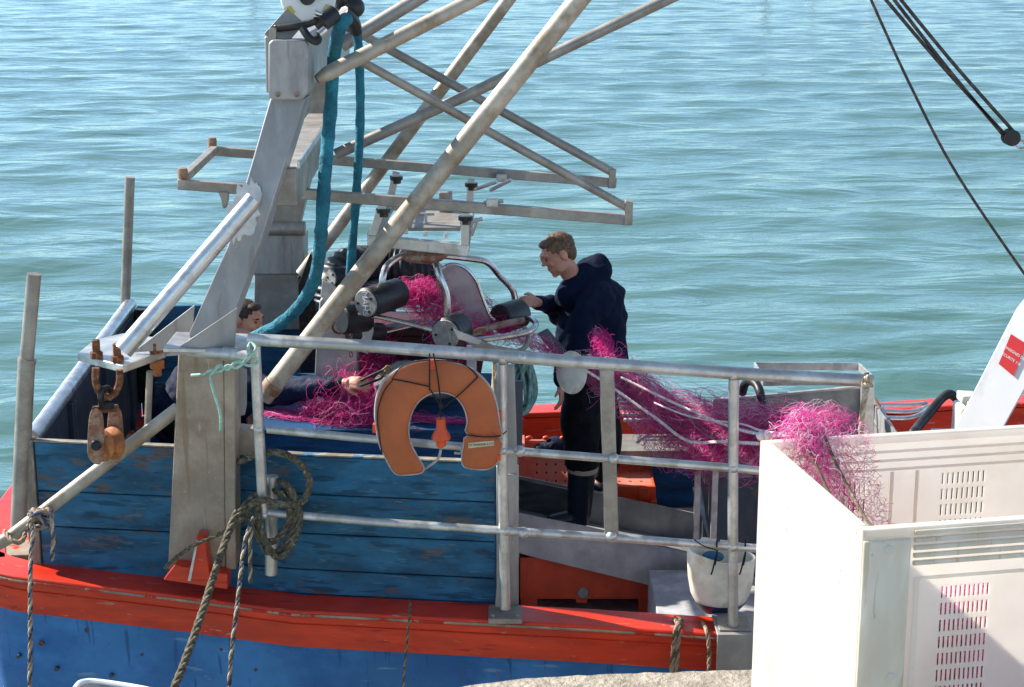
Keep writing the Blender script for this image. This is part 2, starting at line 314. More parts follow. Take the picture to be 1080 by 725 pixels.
# ------------------------------------------------------------------ water
def build_water():
    rng = np.random.RandomState(5)
    ys = [-6.0]
    while ys[-1] < 100: ys.append(ys[-1]+.05+max(0, ys[-1]-9)*.0035)
    while ys[-1] < 2500: ys.append(ys[-1]*1.12)
    xs = list(np.linspace(-32, 32, 400)); k = 32.
    while k < 2000: k *= 1.25; xs = [-k]+xs+[k]
    X, Y = np.meshgrid(np.array(xs), np.array(ys)); Z = np.zeros_like(X)
    for i in range(54):
        lam = math.exp(rng.uniform(math.log(.3), math.log(3.6)))
        th = rng.normal(math.pi/2+.10, .42); kk = 2*math.pi/lam; amp = .0032*lam**1.15*rng.uniform(.4, 1.4)
        ph = rng.uniform(0, 6.28); fade = np.clip(1.3-(Y*0.0035+.05)*2.2/lam, 0, 1)
        Z += amp*fade*np.sin(kk*(X*math.cos(th)+Y*math.sin(th))+ph+.6*np.sin(.35*X*rng.uniform(.5, 1)+ph))
    Z *= np.clip((125-np.abs(Y))/25, 0, 1)*np.clip((40-np.abs(X))/8, 0, 1)
    ny, nx = X.shape; me = bpy.data.meshes.new("water")
    V = np.stack([X.ravel(), Y.ravel(), Z.ravel()], 1)
    I = np.arange((ny-1)*nx).reshape(ny-1, nx)[:, :-1].ravel()
    F = np.stack([I, I+1, I+nx+1, I+nx], 1)
    me.vertices.add(len(V)); me.vertices.foreach_set("co", V.ravel()); me.loops.add(F.size); me.loops.foreach_set("vertex_index", F.ravel())
    me.polygons.add(len(F)); me.polygons.foreach_set("loop_start", np.arange(len(F))*4); me.polygons.foreach_set("loop_total", np.full(len(F), 4))
    me.update(); me.polygons.foreach_set("use_smooth", [True]*len(F))
    o = bpy.data.objects.new("water", me); COL.objects.link(o); struct(o)
    m, t, p = mk("sea_water"); L = t.links
    p.inputs["Base Color"].default_value = (.085, .182, .172, 1); p.inputs["Roughness"].default_value = .07; p.inputs["IOR"].default_value = 1.33
    p.inputs["Specular IOR Level"].default_value = .5
    tc = N_(t, "TexCoord")
    def layer(sc, st, rot, det):
        mp = N_(t, "Mapping"); mp.inputs["Scale"].default_value = st; mp.inputs["Rotation"].default_value = (0, 0, rot); L.new(tc.outputs["Object"], mp.inputs[0])
        n = N_(t, "TexNoise"); n.inputs["Scale"].default_value = sc; n.inputs["Detail"].default_value = det; n.inputs["Distortion"].default_value = .6; L.new(mp.outputs[0], n.inputs[0]); return n.outputs[0]
    a = layer(1.1, (.38, 1.0, 1), .10, 3); b = layer(4.2, (.42, 1.0, 1), -.08, 4); c = layer(13, (.5, 1, 1), .2, 3)
    b1 = N_(t, "Bump"); b1.inputs["Strength"].default_value = 1; b1.inputs["Distance"].default_value = .13; L.new(a, b1.inputs["Height"])
    b2 = N_(t, "Bump"); b2.inputs["Strength"].default_value = 1; b2.inputs["Distance"].default_value = .020; L.new(b, b2.inputs["Height"]); L.new(b1.outputs[0], b2.inputs["Normal"])
    b3 = N_(t, "Bump"); b3.inputs["Strength"].default_value = 1; b3.inputs["Distance"].default_value = .006; L.new(c, b3.inputs["Height"]); L.new(b2.outputs[0], b3.inputs["Normal"])
    L.new(b3.outputs[0], p.inputs["Normal"])
    me.materials.append(m); return o
build_water()

# ------------------------------------------------------------------ quay
g = G(); rng = random.Random(3)
edge = [(-60, 2.0), (-8, 4.6), (-3, 5.45), (-1.6, 5.72), (-.45, 5.88), (-.33, 5.96)]
E_px = [(470, 726), (500, 719), (530, 715), (565, 711.5), (600, 709.5), (640, 708), (680, 706.5), (720, 705), (760, 704), (800, 703), (860, 702)]
qz = 1.36
ed = [(-60, 1.0), (-6, 4.9), (-2.2, 5.62), (-1.0, 5.78)]+[tuple(PZ(u, v, qz).xy) for u, v in E_px]+[(2.2, 6.3), (8, 6.5), (60, 7)]
full = []
for i in range(len(ed)-1):
    a, b = ed[i], ed[i+1]; n = max(1, min(60, int(abs(b[0]-a[0])/.035)))
    for k in range(n): full.append((lerp(a[0], b[0], k/n), lerp(a[1], b[1], k/n)))
full.append(ed[-1])
rows = []
for (x, y) in full:
    j = (noise.noise(Vector((x*9, 3, 0)))*.012+noise.noise(Vector((x*32, 7, 0)))*.006)
    rows.append([(x, y+j-.0, -.5), (x, y+j+.01, qz-.06), (x, y+j-.004, qz-.02), (x, y+j-.03, qz+noise.noise(Vector((x*15, 1, 0)))*.004), (x, y-.3, qz), (x, y-2, qz), (x, -40, qz)])
vs_ = [p for r in rows for p in r]; k = 7
fs_ = [(i*k+j, (i+1)*k+j, (i+1)*k+j+1, i*k+j+1) for i in range(len(rows)-1) for j in range(k-1)]
g.add(vs_, fs_); struct(g.build("quay", M['concrete'], smooth=50, loc=(0, 0, 0)))

# ------------------------------------------------------------------ fishing boat
def interp(tab, x):
    for (a, b), (c, d) in zip(tab, tab[1:]):
        if x <= c: return b+(d-b)*max(0, (x-a))/(c-a)
    return tab[-1][1]
YN = [(-2.6, 7.5), (-2.4, 7.45), (-1.5, 7.33), (-1, 7.22), (.33, 7.05), (1.5, 6.98), (3, 7.12), (4.5, 7.6), (6.0, 8.45), (6.5, 8.8)]
YF = [(-2.6, 10.05), (-2.4, 10.15), (-1, 10.38), (.33, 10.55), (1.5, 10.6), (3, 10.45), (4.5, 9.95), (6.0, 9.1), (6.5, 8.8)]
ZS = [(-2.7, 1.255), (-2.4, 1.25), (-1.56, 1.19), (-1.1, 1.165), (.33, 1.165), (1, 1.135), (2, 1.15), (4, 1.35), (6.5, 1.8)]
zs = lambda x: interp(ZS, x)
xs_ = [6.5, 6.2, 5.8, 5.2, 4.5, 3.8, 3, 2.2, 1.5, .9, .33, -.3, -1, -1.5, -2, -2.3]
out = [Vector((x, interp(YN, x), zs(x))) for x in xs_]
out += [Vector((x, y, 1.255)) for x, y in [(-2.45, 7.49), (-2.56, 7.58), (-2.61, 7.75), (-2.64, 8.3), (-2.66, 8.8), (-2.64, 9.4), (-2.61, 9.85), (-2.55, 10.0), (-2.44, 10.12)]]
out += [Vector((x, interp(YF, x), zs(x))) for x in reversed(xs_)]
path = out
def sweep(gm, path, prof, closed_prof=True):
    n = len(path); Q = []
    for i, p in enumerate(path):
        d = (path[min(i+1, n-1)]-path[max(i-1, 0)]); d.z = 0; d.normalize()
        inn = Vector((d.y, -d.x, 0))  # inward normal (path runs bow -> near side -> stern -> far side)
        for o, z in prof: Q.append(p+inn*o+Vector((0, 0, z)))
    k = len(prof); K = k if closed_prof else k-1
    gm.add(Q, [(i*k+j, (i+1)*k+j, (i+1)*k+(j+1) % k, i*k+(j+1) % k) for i in range(n-1) for j in range(K)])
boat = empty("fishing_boat", (1.9, 8.8, 0), "small wooden fishing boat with blue planking and red gunwale moored at the quay", "fishing boat")
nb = len(xs_)
# hull shell
g = G(); sweep(g, path, [(.012, -.04), (.02, -.19), (.028, -.20), (.05, -.5), (.09, -.8), (.2, -1.15), (.45, -1.5)], False)
g.build("hull", M['hull_blue'], boat, smooth=60)
# paint scuffs, screws
g = G(); sweep(g, path, [(-.004, -.035), (.0, -.19), (.03, -.19), (.03, -.035)])
g.build("rubbing_strake", M['red'], boat, smooth=30)
g = G(); sweep(g, path[:nb+2], [(-.03, 0), (.165, 0), (.165, -.034), (-.03, -.034)])
g.build("gunwale", M['red'], boat, smooth=30, bevel=.008)
g = G(); sweep(g, path[nb+1:], [(-.03, 0), (.165, 0), (.165, -.034), (-.03, -.034)])
g.build("gunwale", M['red'], boat, smooth=30, bevel=.008)
g = G(); sweep(g, path, [(-.033, -.014), (-.036, -.020), (-.033, -.026)], True); g.build("worn_edge", M['bare_wood'], boat)
rq = random.Random(12)
for u, v in ((20, 692), (92, 664), (150, 690), (186, 674), (60, 705), (118, 712), (270, 706), (320, 694), (405, 702), (480, 703), (234, 684), (44, 678)):
    g = G(); p = P(u, v, 7.2); yy = interp(YN, p.x)+.05; p = P(u, v, yy); k_ = (1.0-p.z)
    g.cyl(p+Vector((0, -.012, 0)), p+Vector((0, .03, 0)), rq.uniform(.006, .013), 10); g.build("screw_plug", M['rust'] if rq.random() < .5 else M['slate'], boat)
g = G(); sweep(g, path, [(-.0045, -.072), (-.009, -.075), (-.009, -.079), (-.0045, -.082)], True); g.build("strake_moulding", M['red'], boat)
xa_ = P(688, 620, 8.2).x; g = G(); g.box(xa_, xa_+.62, 7.25, 8.46, .56, .86); g.build("step", M['deck'], boat, bevel=.005)  # raised pale deck block, added to catch light over the shaded deck
# stern planking between cap and transom bulwark
g = G(); g.box(-2.50, -2.24, 7.66, 9.95, 1.16, 1.25); g.build("stern_planking", M['bare_wood'], boat, bevel=.004)
# inner sides
g = G(); sweep(g, path, [(.17, -.036), (.17, -.17), (.15, -.17), (.15, -.036)]); g.build("inner_rail", M['red'], boat)
g = G(); sweep(g, path, [(.168, -.172), (.20, -.80), (.14, -.80), (.14, -.172)]); g.build("inner_side", M['blue_in'], boat)
g = G(); ins = []
for i, p in enumerate(path):
    d = (path[min(i+1, len(path)-1)]-path[max(i-1, 0)]); d.z = 0; d.normalize(); ins.append(p+Vector((d.y, -d.x, 0))*.14)
ins = [Vector((p.x, p.y, .52)) for p in ins if p.x < 6.0]
g.prism(ins, (0, 0, -.06)); g.build("deck", M['deck'], boat)
# planked bulwarks
def boards(gm, xa, xb, zl, gap=.005, th=.035, off=.155):
    for z0, z1 in zip(zl, zl[1:]):
        n = 6
        for k in range(n):
            a = lerp(xa, xb, k/n); b = lerp(xa, xb, (k+1)/n); ya = interp(YN, a)+off; yb = interp(YN, b)+off
            if k == 0: A = []
            A.append((a, ya))
        A.append((xb, interp(YN, xb)+off))
        m = len(A); V = []
        for (x, y) in A: V += [(x, y, z0+gap/2), (x, y+th, z0+gap/2), (x, y+th, z1-gap/2), (x, y, z1-gap/2)]
        F = [(i*4+j, (i+1)*4+j, (i+1)*4+(j+1) % 4, i*4+(j+1) % 4) for i in range(m-1) for j in range(4)]
        F += [(0, 1, 2, 3), tuple(reversed([(m-1)*4+j for j in range(4)]))]
        gm.add(V, F)
g = G(); boards(g, -2.22, -1.50, [1.17, 1.425, 1.60, 1.84]); boards(g, -1.495, -.075, [1.17, 1.29, 1.466, 1.655, 1.838])
g.build("planked_bulwark", M['blue_wood'], boat, bevel=.004)
g = G()
for a, b in ((-2.22, -1.3), (-1.24, -.075)):
    for k in range(4):
        x0 = lerp(a, b, k/4); x1 = lerp(a, b, (k+1)/4)
        g.beam((x0, interp(YN, x0)+.172, 1.843), (x1, interp(YN, x1)+.172, 1.843), .038, .007)
g.build("bulwark_capping", M['cap_wood'], boat)
g = G(); g.box(-2.275, -2.225, interp(YN, -2.25)+.14, interp(YN, -2.25)+.2, 1.2, 1.85); g.build("bulwark_post", M['grey_wood'], boat, bevel=.004)
g = G(); g.par((-.07, 7.21, 1.12), (.10, 0, 0), (0, .03, 0), (0, 0, .72)); g.build("bulwark_post", M['grey_steel'], boat, bevel=.004)
# transom bulwark
g = G(); g.prism([(-2.29, 7.7, 1.05), (-2.29, 10.02, 1.05), (-2.29, 10.02, 1.90), (-2.29, 7.7, 1.80)], (.028, 0, 0))
for y in (8.35, 8.4, 9.1, 9.7): g.box(-2.262, -2.235, y, y+.03, 1.05, 1.80)
g.build("transom_bulwark", M['slate'], boat, bevel=.003)
g = G(); g.tube([P(33, 463, 7.66), P(137, 321, 10.04)], .040, 16); g.build("transom_rail", M['bright_steel'], boat)
# far planked bulwark
g = G()
for z0, z1 in ((1.25, 1.45), (1.455, 1.68), (1.685, 1.93)): g.par((-2.26, 10.02, z0), (1.55, .14, 0), (0, .035, 0), (0, 0, z1-z0))
g.build("planked_bulwark", M['blue_wood'], boat, bevel=.004)
g = G(); g.par((-2.25, 9.99, .7), (1.55, .14, 0), (0, .02, 0), (0, 0, .55)); g.build("planked_bulwark", M['blue_in'], boat)
# bolt bracket on far corner
g = G(); g.box(-2.26, -2.17, 9.93, 10.0, 1.35, 1.93); g.build("corner_bracket", M['black_metal'], boat, bevel=.006)
# upright posts on the stern
g = G(); g.tube([P(20, 557, 7.58), P(28, 380, 7.6)], .040, 14); g.tube([P(28, 382, 7.6), P(29, 378, 7.6)], .043, 14); g.tube([P(28, 380, 7.6), P(36, 289, 7.6)], .033, 14)
g.build("upright_post", M['steel_worn'], boat)
g = G(); g.tube([P(132, 322, 10.04), P(137, 187, 10.04)], .030, 14); g.build("upright_post", M['steel_worn'], boat)
# diagonal brace low on the left
g = G(); g.tube([P(-12, 579, 7.30), P(12, 566, 7.30), P(188, 431, 7.42)], .031, 14); g.build("diagonal_brace", M['pole'], boat)
# ---- gantry
ga = bpy.data.objects.new("gantry", None); COL.objects.link(ga); ga.location = (-1.4, 8.5, 1.2); ga.parent = boat; ga.matrix_parent_inverse = Matrix.Translation(boat.location).inverted()
def gp(g_, name, m, **k): return g_.build(name, m, ga, **k)
g = G(); q = PP([(177, 601, 7.30), (238, 601, 7.30), (236, 372, 7.30), (188, 372, 7.30)]); g.prism(q, (0, .13, 0))
q = PP([(238, 601, 7.292), (249, 601, 7.292), (248, 372, 7.292), (236, 372, 7.292)]); g.prism(q, (0, .16, 0))
gp(g, "leg", M['beige_steel'], bevel=.006)
g = G(); g.prism([P(199, 352, 7.32), P(199, 374, 7.32), P(238, 374, 7.32), P(242, 345, 7.33), P(274, 258, 7.40), P(322, 104, 7.5), P(285, 104, 7.5), P(240, 260, 7.40)], (.012, .16, 0)); gp(g, "leg", M['grey_steel'], bevel=.006)
g = G(); g.prism(PP([(283, 104, 7.44), (283, 46, 7.44), (287, 42, 7.44), (322, 42, 7.44), (325, 46, 7.44), (325, 98, 7.44), (318, 106, 7.44), (291, 106, 7.44)]), (0, .24, 0)); gp(g, "head_box", M['grey_steel'], bevel=.008)
g = G()
for u, v in ((293, 100), (313, 100)):
    g = G(); g.cyl(P(u, v, 7.43), P(u, v, 7.45), .011, 8); gp(g, "bolt", M['rust_cheek'])
g = G(); g.box(-1.10, -.93, 7.68, 9.9, 3.44, 3.69); gp(g, "top_beam", M['grey_steel'], bevel=.008)
g = G(); g.par((-1.10, 7.55, 2.95), (-.06, 2.2, 0), (.14, 0, 0), (0, 0, .17)); gp(g, "middle_beam", M['steel_worn'], bevel=.006)
g = G(); g.par((-.955, 7.55, 3.12), (-.06, 2.2, 0), (.012, 0, 0), (0, 0, .03)); gp(g, "lit_beam_edge", M['bright_steel'])  # bright strip: light along the beam's top edge put into the colour
# far leg
g = G(); g.prism(PP([(268, 348, 10.0), (316, 348, 10.0), (316, 288, 10.0), (268, 288, 10.0)]), (0, .14, 0)); gp(g, "leg", M['steel_worn'], bevel=.006)
g = G(); g.prism(PP([(264, 290, 9.97), (319, 290, 9.97), (321, 284, 9.97), (321, 248, 9.97), (264, 248, 9.97)]), (0, .2, 0)); gp(g, "splice_plate", M['grey_steel'], bevel=.008)
g = G(); g.cyl(P(264, 241, 9.95), P(322, 241, 9.95), .042, 12); gp(g, "hinge", M['steel_worn'])
g = G(); g.prism([P(272, 240, 9.95), P(315, 240, 9.95), P(355, 72, 9.85), P(358, 8, 9.85), P(332, 8, 9.85), P(318, 72, 9.85)], (0, .16, 0)); gp(g, "leg", M['steel_worn'], bevel=.006)
# bracket plate left of the near leg, gussets
g = G(); z0 = P(130, 391, 7.0).z
pl = [PZ(82, 381, 2.245), PZ(130, 394, 2.245), PZ(174, 378, 2.245), PZ(185, 366, 2.245), PZ(130, 359, 2.245), PZ(100, 366, 2.245)]
g.prism(pl, (0, 0, .035)); gp(g, "bracket_plate", M['steel'], bevel=.004)
g = G(); g.par(P(172, 372, 7.08), P(262, 374, 7.25)-P(172, 372, 7.08), (0, .30, 0), (0, 0, .02)); gp(g, "bracket_plate", M['steel'], bevel=.004)
g = G(); g.prism(PP([(174, 376, 7.12), (247, 372, 7.22), (250, 325, 7.22)]), (0, .015, 0)); gp(g, "gusset", M['grey_steel'], bevel=.002)
g = G(); g.prism(PP([(140, 372, 7.5), (202, 368, 7.5), (205, 322, 7.5)]), (0, .015, 0)); gp(g, "gusset", M['grey_steel'], bevel=.002)
g = G(); g.tube([P(200, 371, 7.2), P(235, 373, 7.17), P(236, 373, 7.17), P(264, 376, 7.14)], [.026, .026, .032, .032], 12); gp(g, "tube_stub", M['steel'])
for a, b in (((158, 392, 7.7), (155, 466, 7.75)),):
    g = G(); g.tube([P(*a), P(*b)], .016, 10); gp(g, "tube_stub", M['pole'])
g = G(); g.tube([P(130, 370, 7.12), P(268, 210, 7.33)], [.042, .040], 16); gp(g, "stay_tube", M['bright_steel'])
# primer patch (ragged plate of paint)
g = G(); rr = random.Random(8); pts = []
for k in range(46):
    a = 2*math.pi*k/46; rad = 1+rr.uniform(-.16, .14)
    pts.append(P(262+20*math.cos(a)*rad-9*math.sin(a), 222+34*math.sin(a)*rad-4*math.cos(a), 7.36))
    pts[-1].y = 7.455-(3.72-pts[-1].z)*.0-.0
nrm = [P(199, 352, 7.32), P(246, 374, 7.32), P(285, 104, 7.5)]
n_ = (nrm[1]-nrm[0]).cross(nrm[2]-nrm[0]).normalized()
pts2 = []
for k in range(46):
    a = 2*math.pi*k/46; rad = 1+rr.uniform(-.2, .16); u = 258+17*math.cos(a)*rad-8*math.sin(a); v = 222+33*math.sin(a)*rad
    d = ray(u, v); c0 = Vector((0, 0, 4.2)); tt = (nrm[0]-c0).dot(n_)/d.dot(n_); pts2.append(c0+d*(tt-.006))
g.prism(pts2, (0, -.002, 0)); gp(g, "primer_patch", M['white_paintpatch'])
# plate along the right flange with holes (behind column)
g = G(); g.prism(PP([(246, 440, 7.40), (258, 438, 7.40), (260, 428, 7.40), (260, 390, 7.40), (246, 385, 7.40)]), (0, .012, 0)); gp(g, "lug_plate", M['grey_steel'], bevel=.002)
g = G(); g.prism(PP([(247, 480, 7.40), (275, 482, 7.40), (275, 455, 7.40), (247, 453, 7.40)]), (0, .1, 0)); gp(g, "lug_plate", M['beige_steel'], bevel=.003)
# red foot
g = G(); g.prism([P(172, 612, 7.22), P(240, 622, 7.22), P(240, 606, 7.22), P(184, 596, 7.22)], (0, .10, 0))
g.prism(PP([(200, 612, 7.20), (222, 615, 7.20), (216, 566, 7.20), (207, 566, 7.20)]), (0, .09, 0))
gp(g, "foot", M['red'], bevel=.005)
g = G(); g.prism(PP([(198, 613, 7.195), (201, 613, 7.195), (209, 570, 7.195), (207, 570, 7.195)]), (0, .006, 0)); gp(g, "foot_edge", M['white_paintpatch'])
# slide rails
def sq(a, b, w=.05, name="slide_rail", m='steel_worn', h=None): 
    g = G(); g.beam(a, b, w, h or w); return gp(g, name, M[m], bevel=.004)
sq(P(188, 194, 8.2), P(666, 232, 8.2)); sq(P(225, 159, 9.4), P(650, 193, 9.4))
sq(P(192, 190, 8.2), P(226, 158, 9.37), .04, "end_bar")
for u, v, y in ((193, 184, 8.2), (224, 150, 9.4)):
    g = G(); g.lathe(P(u, v+8, y), (0, 0, 1), [(.024, 0), (.026, .05), (.022, .065), (.001, .07)], 12); gp(g, "end_knob", M['rust_cheek'])
g = G(); g.prism(PP([(658, 238, 8.17), (667, 238, 8.17), (668, 214, 8.17), (660, 212, 8.17)]), (0, .07, 0)); gp(g, "end_plate", M['steel_worn'], bevel=.003)
g = G(); g.prism(PP([(641, 199, 9.37), (649, 199, 9.37), (650, 179, 9.37), (643, 179, 9.37)]), (0, .07, 0)); gp(g, "end_plate", M['steel_worn'], bevel=.003)
for a, b, r in (((663, 220, 8.2), (372, 60, 7.95), .021), ((648, 183, 9.4), (366, 28, 9.5), .025)):
    g = G(); g.tube([P(*a), P(*b)], r, 12); gp(g, "stay_tube", M['steel_worn'])
# rail bracket on the far leg
g = G(); g.prism(PP([(319, 179, 8.9), (337, 179, 8.9), (338, 166, 8.9), (319, 166, 8.9)]), (0, .08, 0)); g.cyl(P(331, 174, 8.88), P(331, 174, 8.9), .018, 10); gp(g, "clamp", M['rust_cheek'], bevel=.003)
g = G(); g.prism(PP([(230, 203, 8.16), (240, 203, 8.16), (240, 212, 8.16), (238, 220, 8.16), (235, 220, 8.16), (233, 210, 8.16)]), (0, .05, 0)); gp(g, "clamp", M['steel_worn'], bevel=.003)
# rigging winch sheave on top of the near head
g = G(); g.beam(P(288, 44, 7.5), P(312, 17, 7.55), .10, .012, (0, 1, 0)); g.beam(P(288, 42, 7.48), P(288, 30, 7.48), .02, .03); gp(g, "sheave_bracket", M['steel_worn'], bevel=.002)
c = P(325, -3, 7.62)
g = G(); g.lathe(c+Vector((0, -.02, 0)), (0, 1, 0), [(.03, 0), (.115, .002), (.122, .01), (.122, .03), (.115, .038), (.03, .04)], 40); gp(g, "sheave", M['white_steel'])
g = G()
for a0 in (-.55, -2.5, 1.0):
    poly = [c+Vector((math.cos(a0+t)*r_, -.0215, math.sin(a0+t)*r_)) for t, r_ in ((-.2, .085), (.2, .085), (.2, .117), (0, .12), (-.2, .117))]
    g.prism(poly, (0, -.002, 0))
gp(g, "sheave_mark", M['yellow'])
g = G(); g.cyl(c+Vector((0, -.045, 0)), c+Vector((0, .06, 0)), .034, 20); gp(g, "sheave_hub", M['black'])
def gmot(): gp(g, "hydraulic_motor", M['black'], bevel=.003)
g = G(); g.tube(smooth(PP([(290, 30, 7.5), (310, 28, 7.48), (325, 25, 7.48), (336, 20, 7.48)]), 5), .018, 8); gmot(); g = G(); g.cyl(P(337, 26, 7.46), P(352, 14, 7.52), .04, 14); gmot()
g = G(); g.tube(smooth(PP([(319, 30, 7.45), (326, 40, 7.43), (334, 44, 7.44), (336, 40, 7.46)]), 5), .017, 8); gmot(); g = G(); g.ball(P(372, 8, 7.8), .055, .06, .05); g.ball(P(362, 0, 7.8), .05); g.tube(smooth(PP([(362, 12, 7.7), (372, 22, 7.75), (376, 34, 7.8)]), 5), .03, 8)
gp(g, "hydraulic_motor", M['black'], bevel=.003)
g = G(); g.cyl(P(332, 13, 7.46), P(340, 16, 7.46), .012, 10); g.cyl(P(336, 37, 7.42), P(343, 31, 7.44), .016, 10); gp(g, "motor_fitting", M['stainless'])
# ---- masts and booms
def pole(pts, r, m='pole', name="mast_pole", n=16):
    g = G(); g.tube(pts, r, n); return g.build(name, M[m], boat)
pole([P(278, 421, 7.80), P(290, 404, 7.80), P(420, 237, 7.80), P(620, -12, 7.80)], [.040, .045, .045, .046])
g = G(); g.lathe(P(283, 413, 7.8), P(420, 237, 7.80)-P(283, 413, 7.8), [(.044, 0), (.05, .002), (.05, .05), (.044, .052)], 16); g.build("mast_collar", M['rust_cheek'], boat)
pole([P(318, 290, 9.7), P(545, -12, 9.7)], .038)
g = G(); g.beam(P(332, 268, 9.62), P(320, 300, 9.62), .09, .05); g.box(P(322, 290, 9.7).x-.04, P(322, 290, 9.7).x+.06, 9.66, 9.8, P(322, 290, 9.7).z-.6, P(322, 290, 9.7).z); g.build("mast_foot", M['black_metal'], boat, bevel=.004)
pole([P(354, 163, 9.05), P(490, 102, 9.1), P(720, -8, 9.2)], .030, 'steel_worn')
pole([P(334, 84, 7.60), P(345, 78, 7.62), P(515, -8, 7.8)], [.02, .034, .034])
pole([P(360, 48, 9.2), P(452, -8, 9.3)], .038, 'steel_worn')
# ---- railing
def rail(pts, r, n=14, m='steel', name="rail"):
    g = G(); g.tube(PP(pts), r, n); return g
rl = bpy.data.objects.new("guard_railing", None); COL.objects.link(rl); rl.location = (0, 7.1, 1.17); rl.parent = boat; rl.matrix_parent_inverse = Matrix.Translation(boat.location).inverted()
g = rail([(262, 358, 7.2), (400, 366, 7.15), (530, 376, 7.08), (640, 384, 7.05), (775, 394, 7.0), (921, 402, 6.95)], .0275); g.build("rail", M['steel'], rl)
g = rail([(282, 453, 7.2), (400, 464, 7.15), (530, 475, 7.08)], .0185); g.build("rail", M['steel'], rl)
g = rail([(530, 475, 7.08), (645, 484, 7.05), (775, 494, 7.0), (806, 497, 7.0)], .0185); g.build("rail", M['steel'], rl)
g = rail([(283, 541, 7.2), (400, 551, 7.15), (533, 560, 7.08)], .0185); g.build("rail", M['steel'], rl)
g = rail([(533, 560, 7.08), (645, 567, 7.05), (775, 577, 7.0), (806, 579, 7.0)], .0185); g.build("rail", M['steel'], rl)
for pts, r in (([(269, 364, 7.2), (273, 450, 7.2), (278, 545, 7.2)], .024), ([(529, 384, 7.08), (530, 480, 7.08), (533, 642, 7.08)], .023), ([(774, 400, 7.0), (773, 500, 7.0), (773, 666, 7.0)], .023)):
    g = rail(pts, r); g.build("stanchion", M['steel'], rl)
g = G(); g.beam(P(640, 390, 7.05), P(645, 565, 7.05), .062, .014, (0, 1, 0)); g.build("stanchion", M['steel_worn'], rl, bevel=.003)
g = G(); g.beam(P(537, 385, 7.16), P(541, 505, 7.16), .045, .03, (0, 1, 0)); g.beam(P(539, 500, 7.14), P(528, 640, 7.14), .05, .02, (0, 1, 0)); g.build("stanchion", M['grey_steel'], rl, bevel=.003)
g = G(); g.beam(P(915, 402, 6.98), P(913, 520, 6.98), .05, .05, (0, 1, 0)); g.build("stanchion", M['steel'], rl, bevel=.004)
# weld beads at the joints
g = G()
for u, v, y in ((269, 362, 7.2), (273, 453, 7.2), (278, 543, 7.2), (530, 379, 7.08), (548, 476, 7.06), (530, 475, 7.08), (533, 560, 7.08), (552, 562, 7.07), (647, 484, 7.04), (645, 566, 7.04), (774, 396, 7.0), (773, 494, 7.0), (773, 577, 7.0), (551, 377, 7.07)):
    g = G(); g.ball(P(u, v, y-.002), .026, .027, .025, nu=10, nv=7); g.build("weld", M['steel'], rl)
g = G(); c = P(533, 648, 7.10); g.box(c.x-.075, c.x+.075, 7.03, 7.19, c.z-.018, c.z+.006)
for dx in (-.055, .055): g.cyl((c.x+dx, 7.06, c.z), (c.x+dx, 7.06, c.z+.018), .010, 6)
g.build("foot_plate", M['steel_worn'], rl, bevel=.003)
xc0 = P(755, 668, 6.97).x; g = G(); g.box(xc0, xc0+.42, 6.928, 7.16, 1.155, 1.166); g.box(xc0, xc0+.42, 6.92, 6.93, .93, 1.166); g.build("gunwale_sleeve", M['chute'], boat, bevel=.003)
c = P(773, 668, 7.02); g = G(); g.box(c.x-.07, c.x+.07, 6.95, 7.1, 1.168, 1.176); g.build("foot_plate", M['steel_worn'], rl, bevel=.002)
# bitt post
g = G(); g.tube([P(286, 606, 7.27), P(287, 502, 7.27)], .029, 14); g.build("bitt_post", M['steel'], boat, bevel=.003)
# blue locker on the deck
g = G(); g.box(-1.32, .02, 8.5, 9.6, .52, 1.60); g.build("net_locker", M['blue_in'], boat, bevel=.006)
g = G(); g.box(-1.34, .04, 8.48, 9.62, 1.60, 1.625); g.build("locker_lid", M['blue_in'], boat, bevel=.006)
# inner far shelf and grating on the gunwale
g = G(); g.box(.52, 1.25, 9.9, 10.25, .98, 1.06); g.build("shelf", M['steel_worn'], boat, bevel=.004)
# small hatch handle, inner frames
g = G(); 
for x in (.45, 1.35):
    g = G(); g.box(x, x+.05, 10.25, 10.36, .52, 1.03); g.build("rib", M['blue_in'], boat)

# ------------------------------------------------------------------ things on the boat
# pulley block
c = P(109, 445, 7.02)
blk = empty("pulley_block", (c.x, c.y, P(109, 490, 7.02).z), "rusty cheeked pulley block hanging by a shackle from the bracket plate", "pulley block")
ck = [(96, 470), (97, 480), (104, 490), (113, 490), (118, 478), (119, 462), (116, 436), (110, 430), (98, 430), (94, 438)]
def cheek(dy, dxp):
    g = G(); g.prism([P(u+dxp, v, 7.02+dy) for u, v in smooth([(a, b, 0) for a, b in ck], 3, True) and [(q.x, q.y) for q in smooth([(a, b, 0) for a, b in ck], 3, True)]], (0, .008, 0))
    return g
g = G(); pts = smooth([Vector(q+(0,)) for q in [(92, 468), (93, 482), (100, 490), (107, 488), (110, 472), (109, 445), (106, 434), (98, 432), (94, 440)]], 3, True)
g.prism([P(q.x, q.y, 6.96) for q in pts], (.0, .010, 0)); g.build("cheek", M['rust_cheek'], blk, bevel=.003)
g = G(); g.prism([P(q.x+20, q.y-2, 7.06) for q in pts], (0, .010, 0)); g.build("cheek", M['rust_cheek'], blk, bevel=.003)
g = G(); g.lathe(P(106, 470, 6.975), P(122, 467, 7.055)-P(106, 470, 6.975), [(.06, 0), (.072, .008), (.05, .03), (.048, .04), (.05, .05), (.072, .075), (.06, .085)], 28); g.build("wheel", M['rust_wheel'], blk)
g = G(); g.cyl(P(101, 470, 6.935), P(103, 470, 6.97), .018, 6); g.ball(P(101, 470, 6.945), .024, .01, .024, nu=8, nv=6); g.build("pin", M['black_metal'], blk)
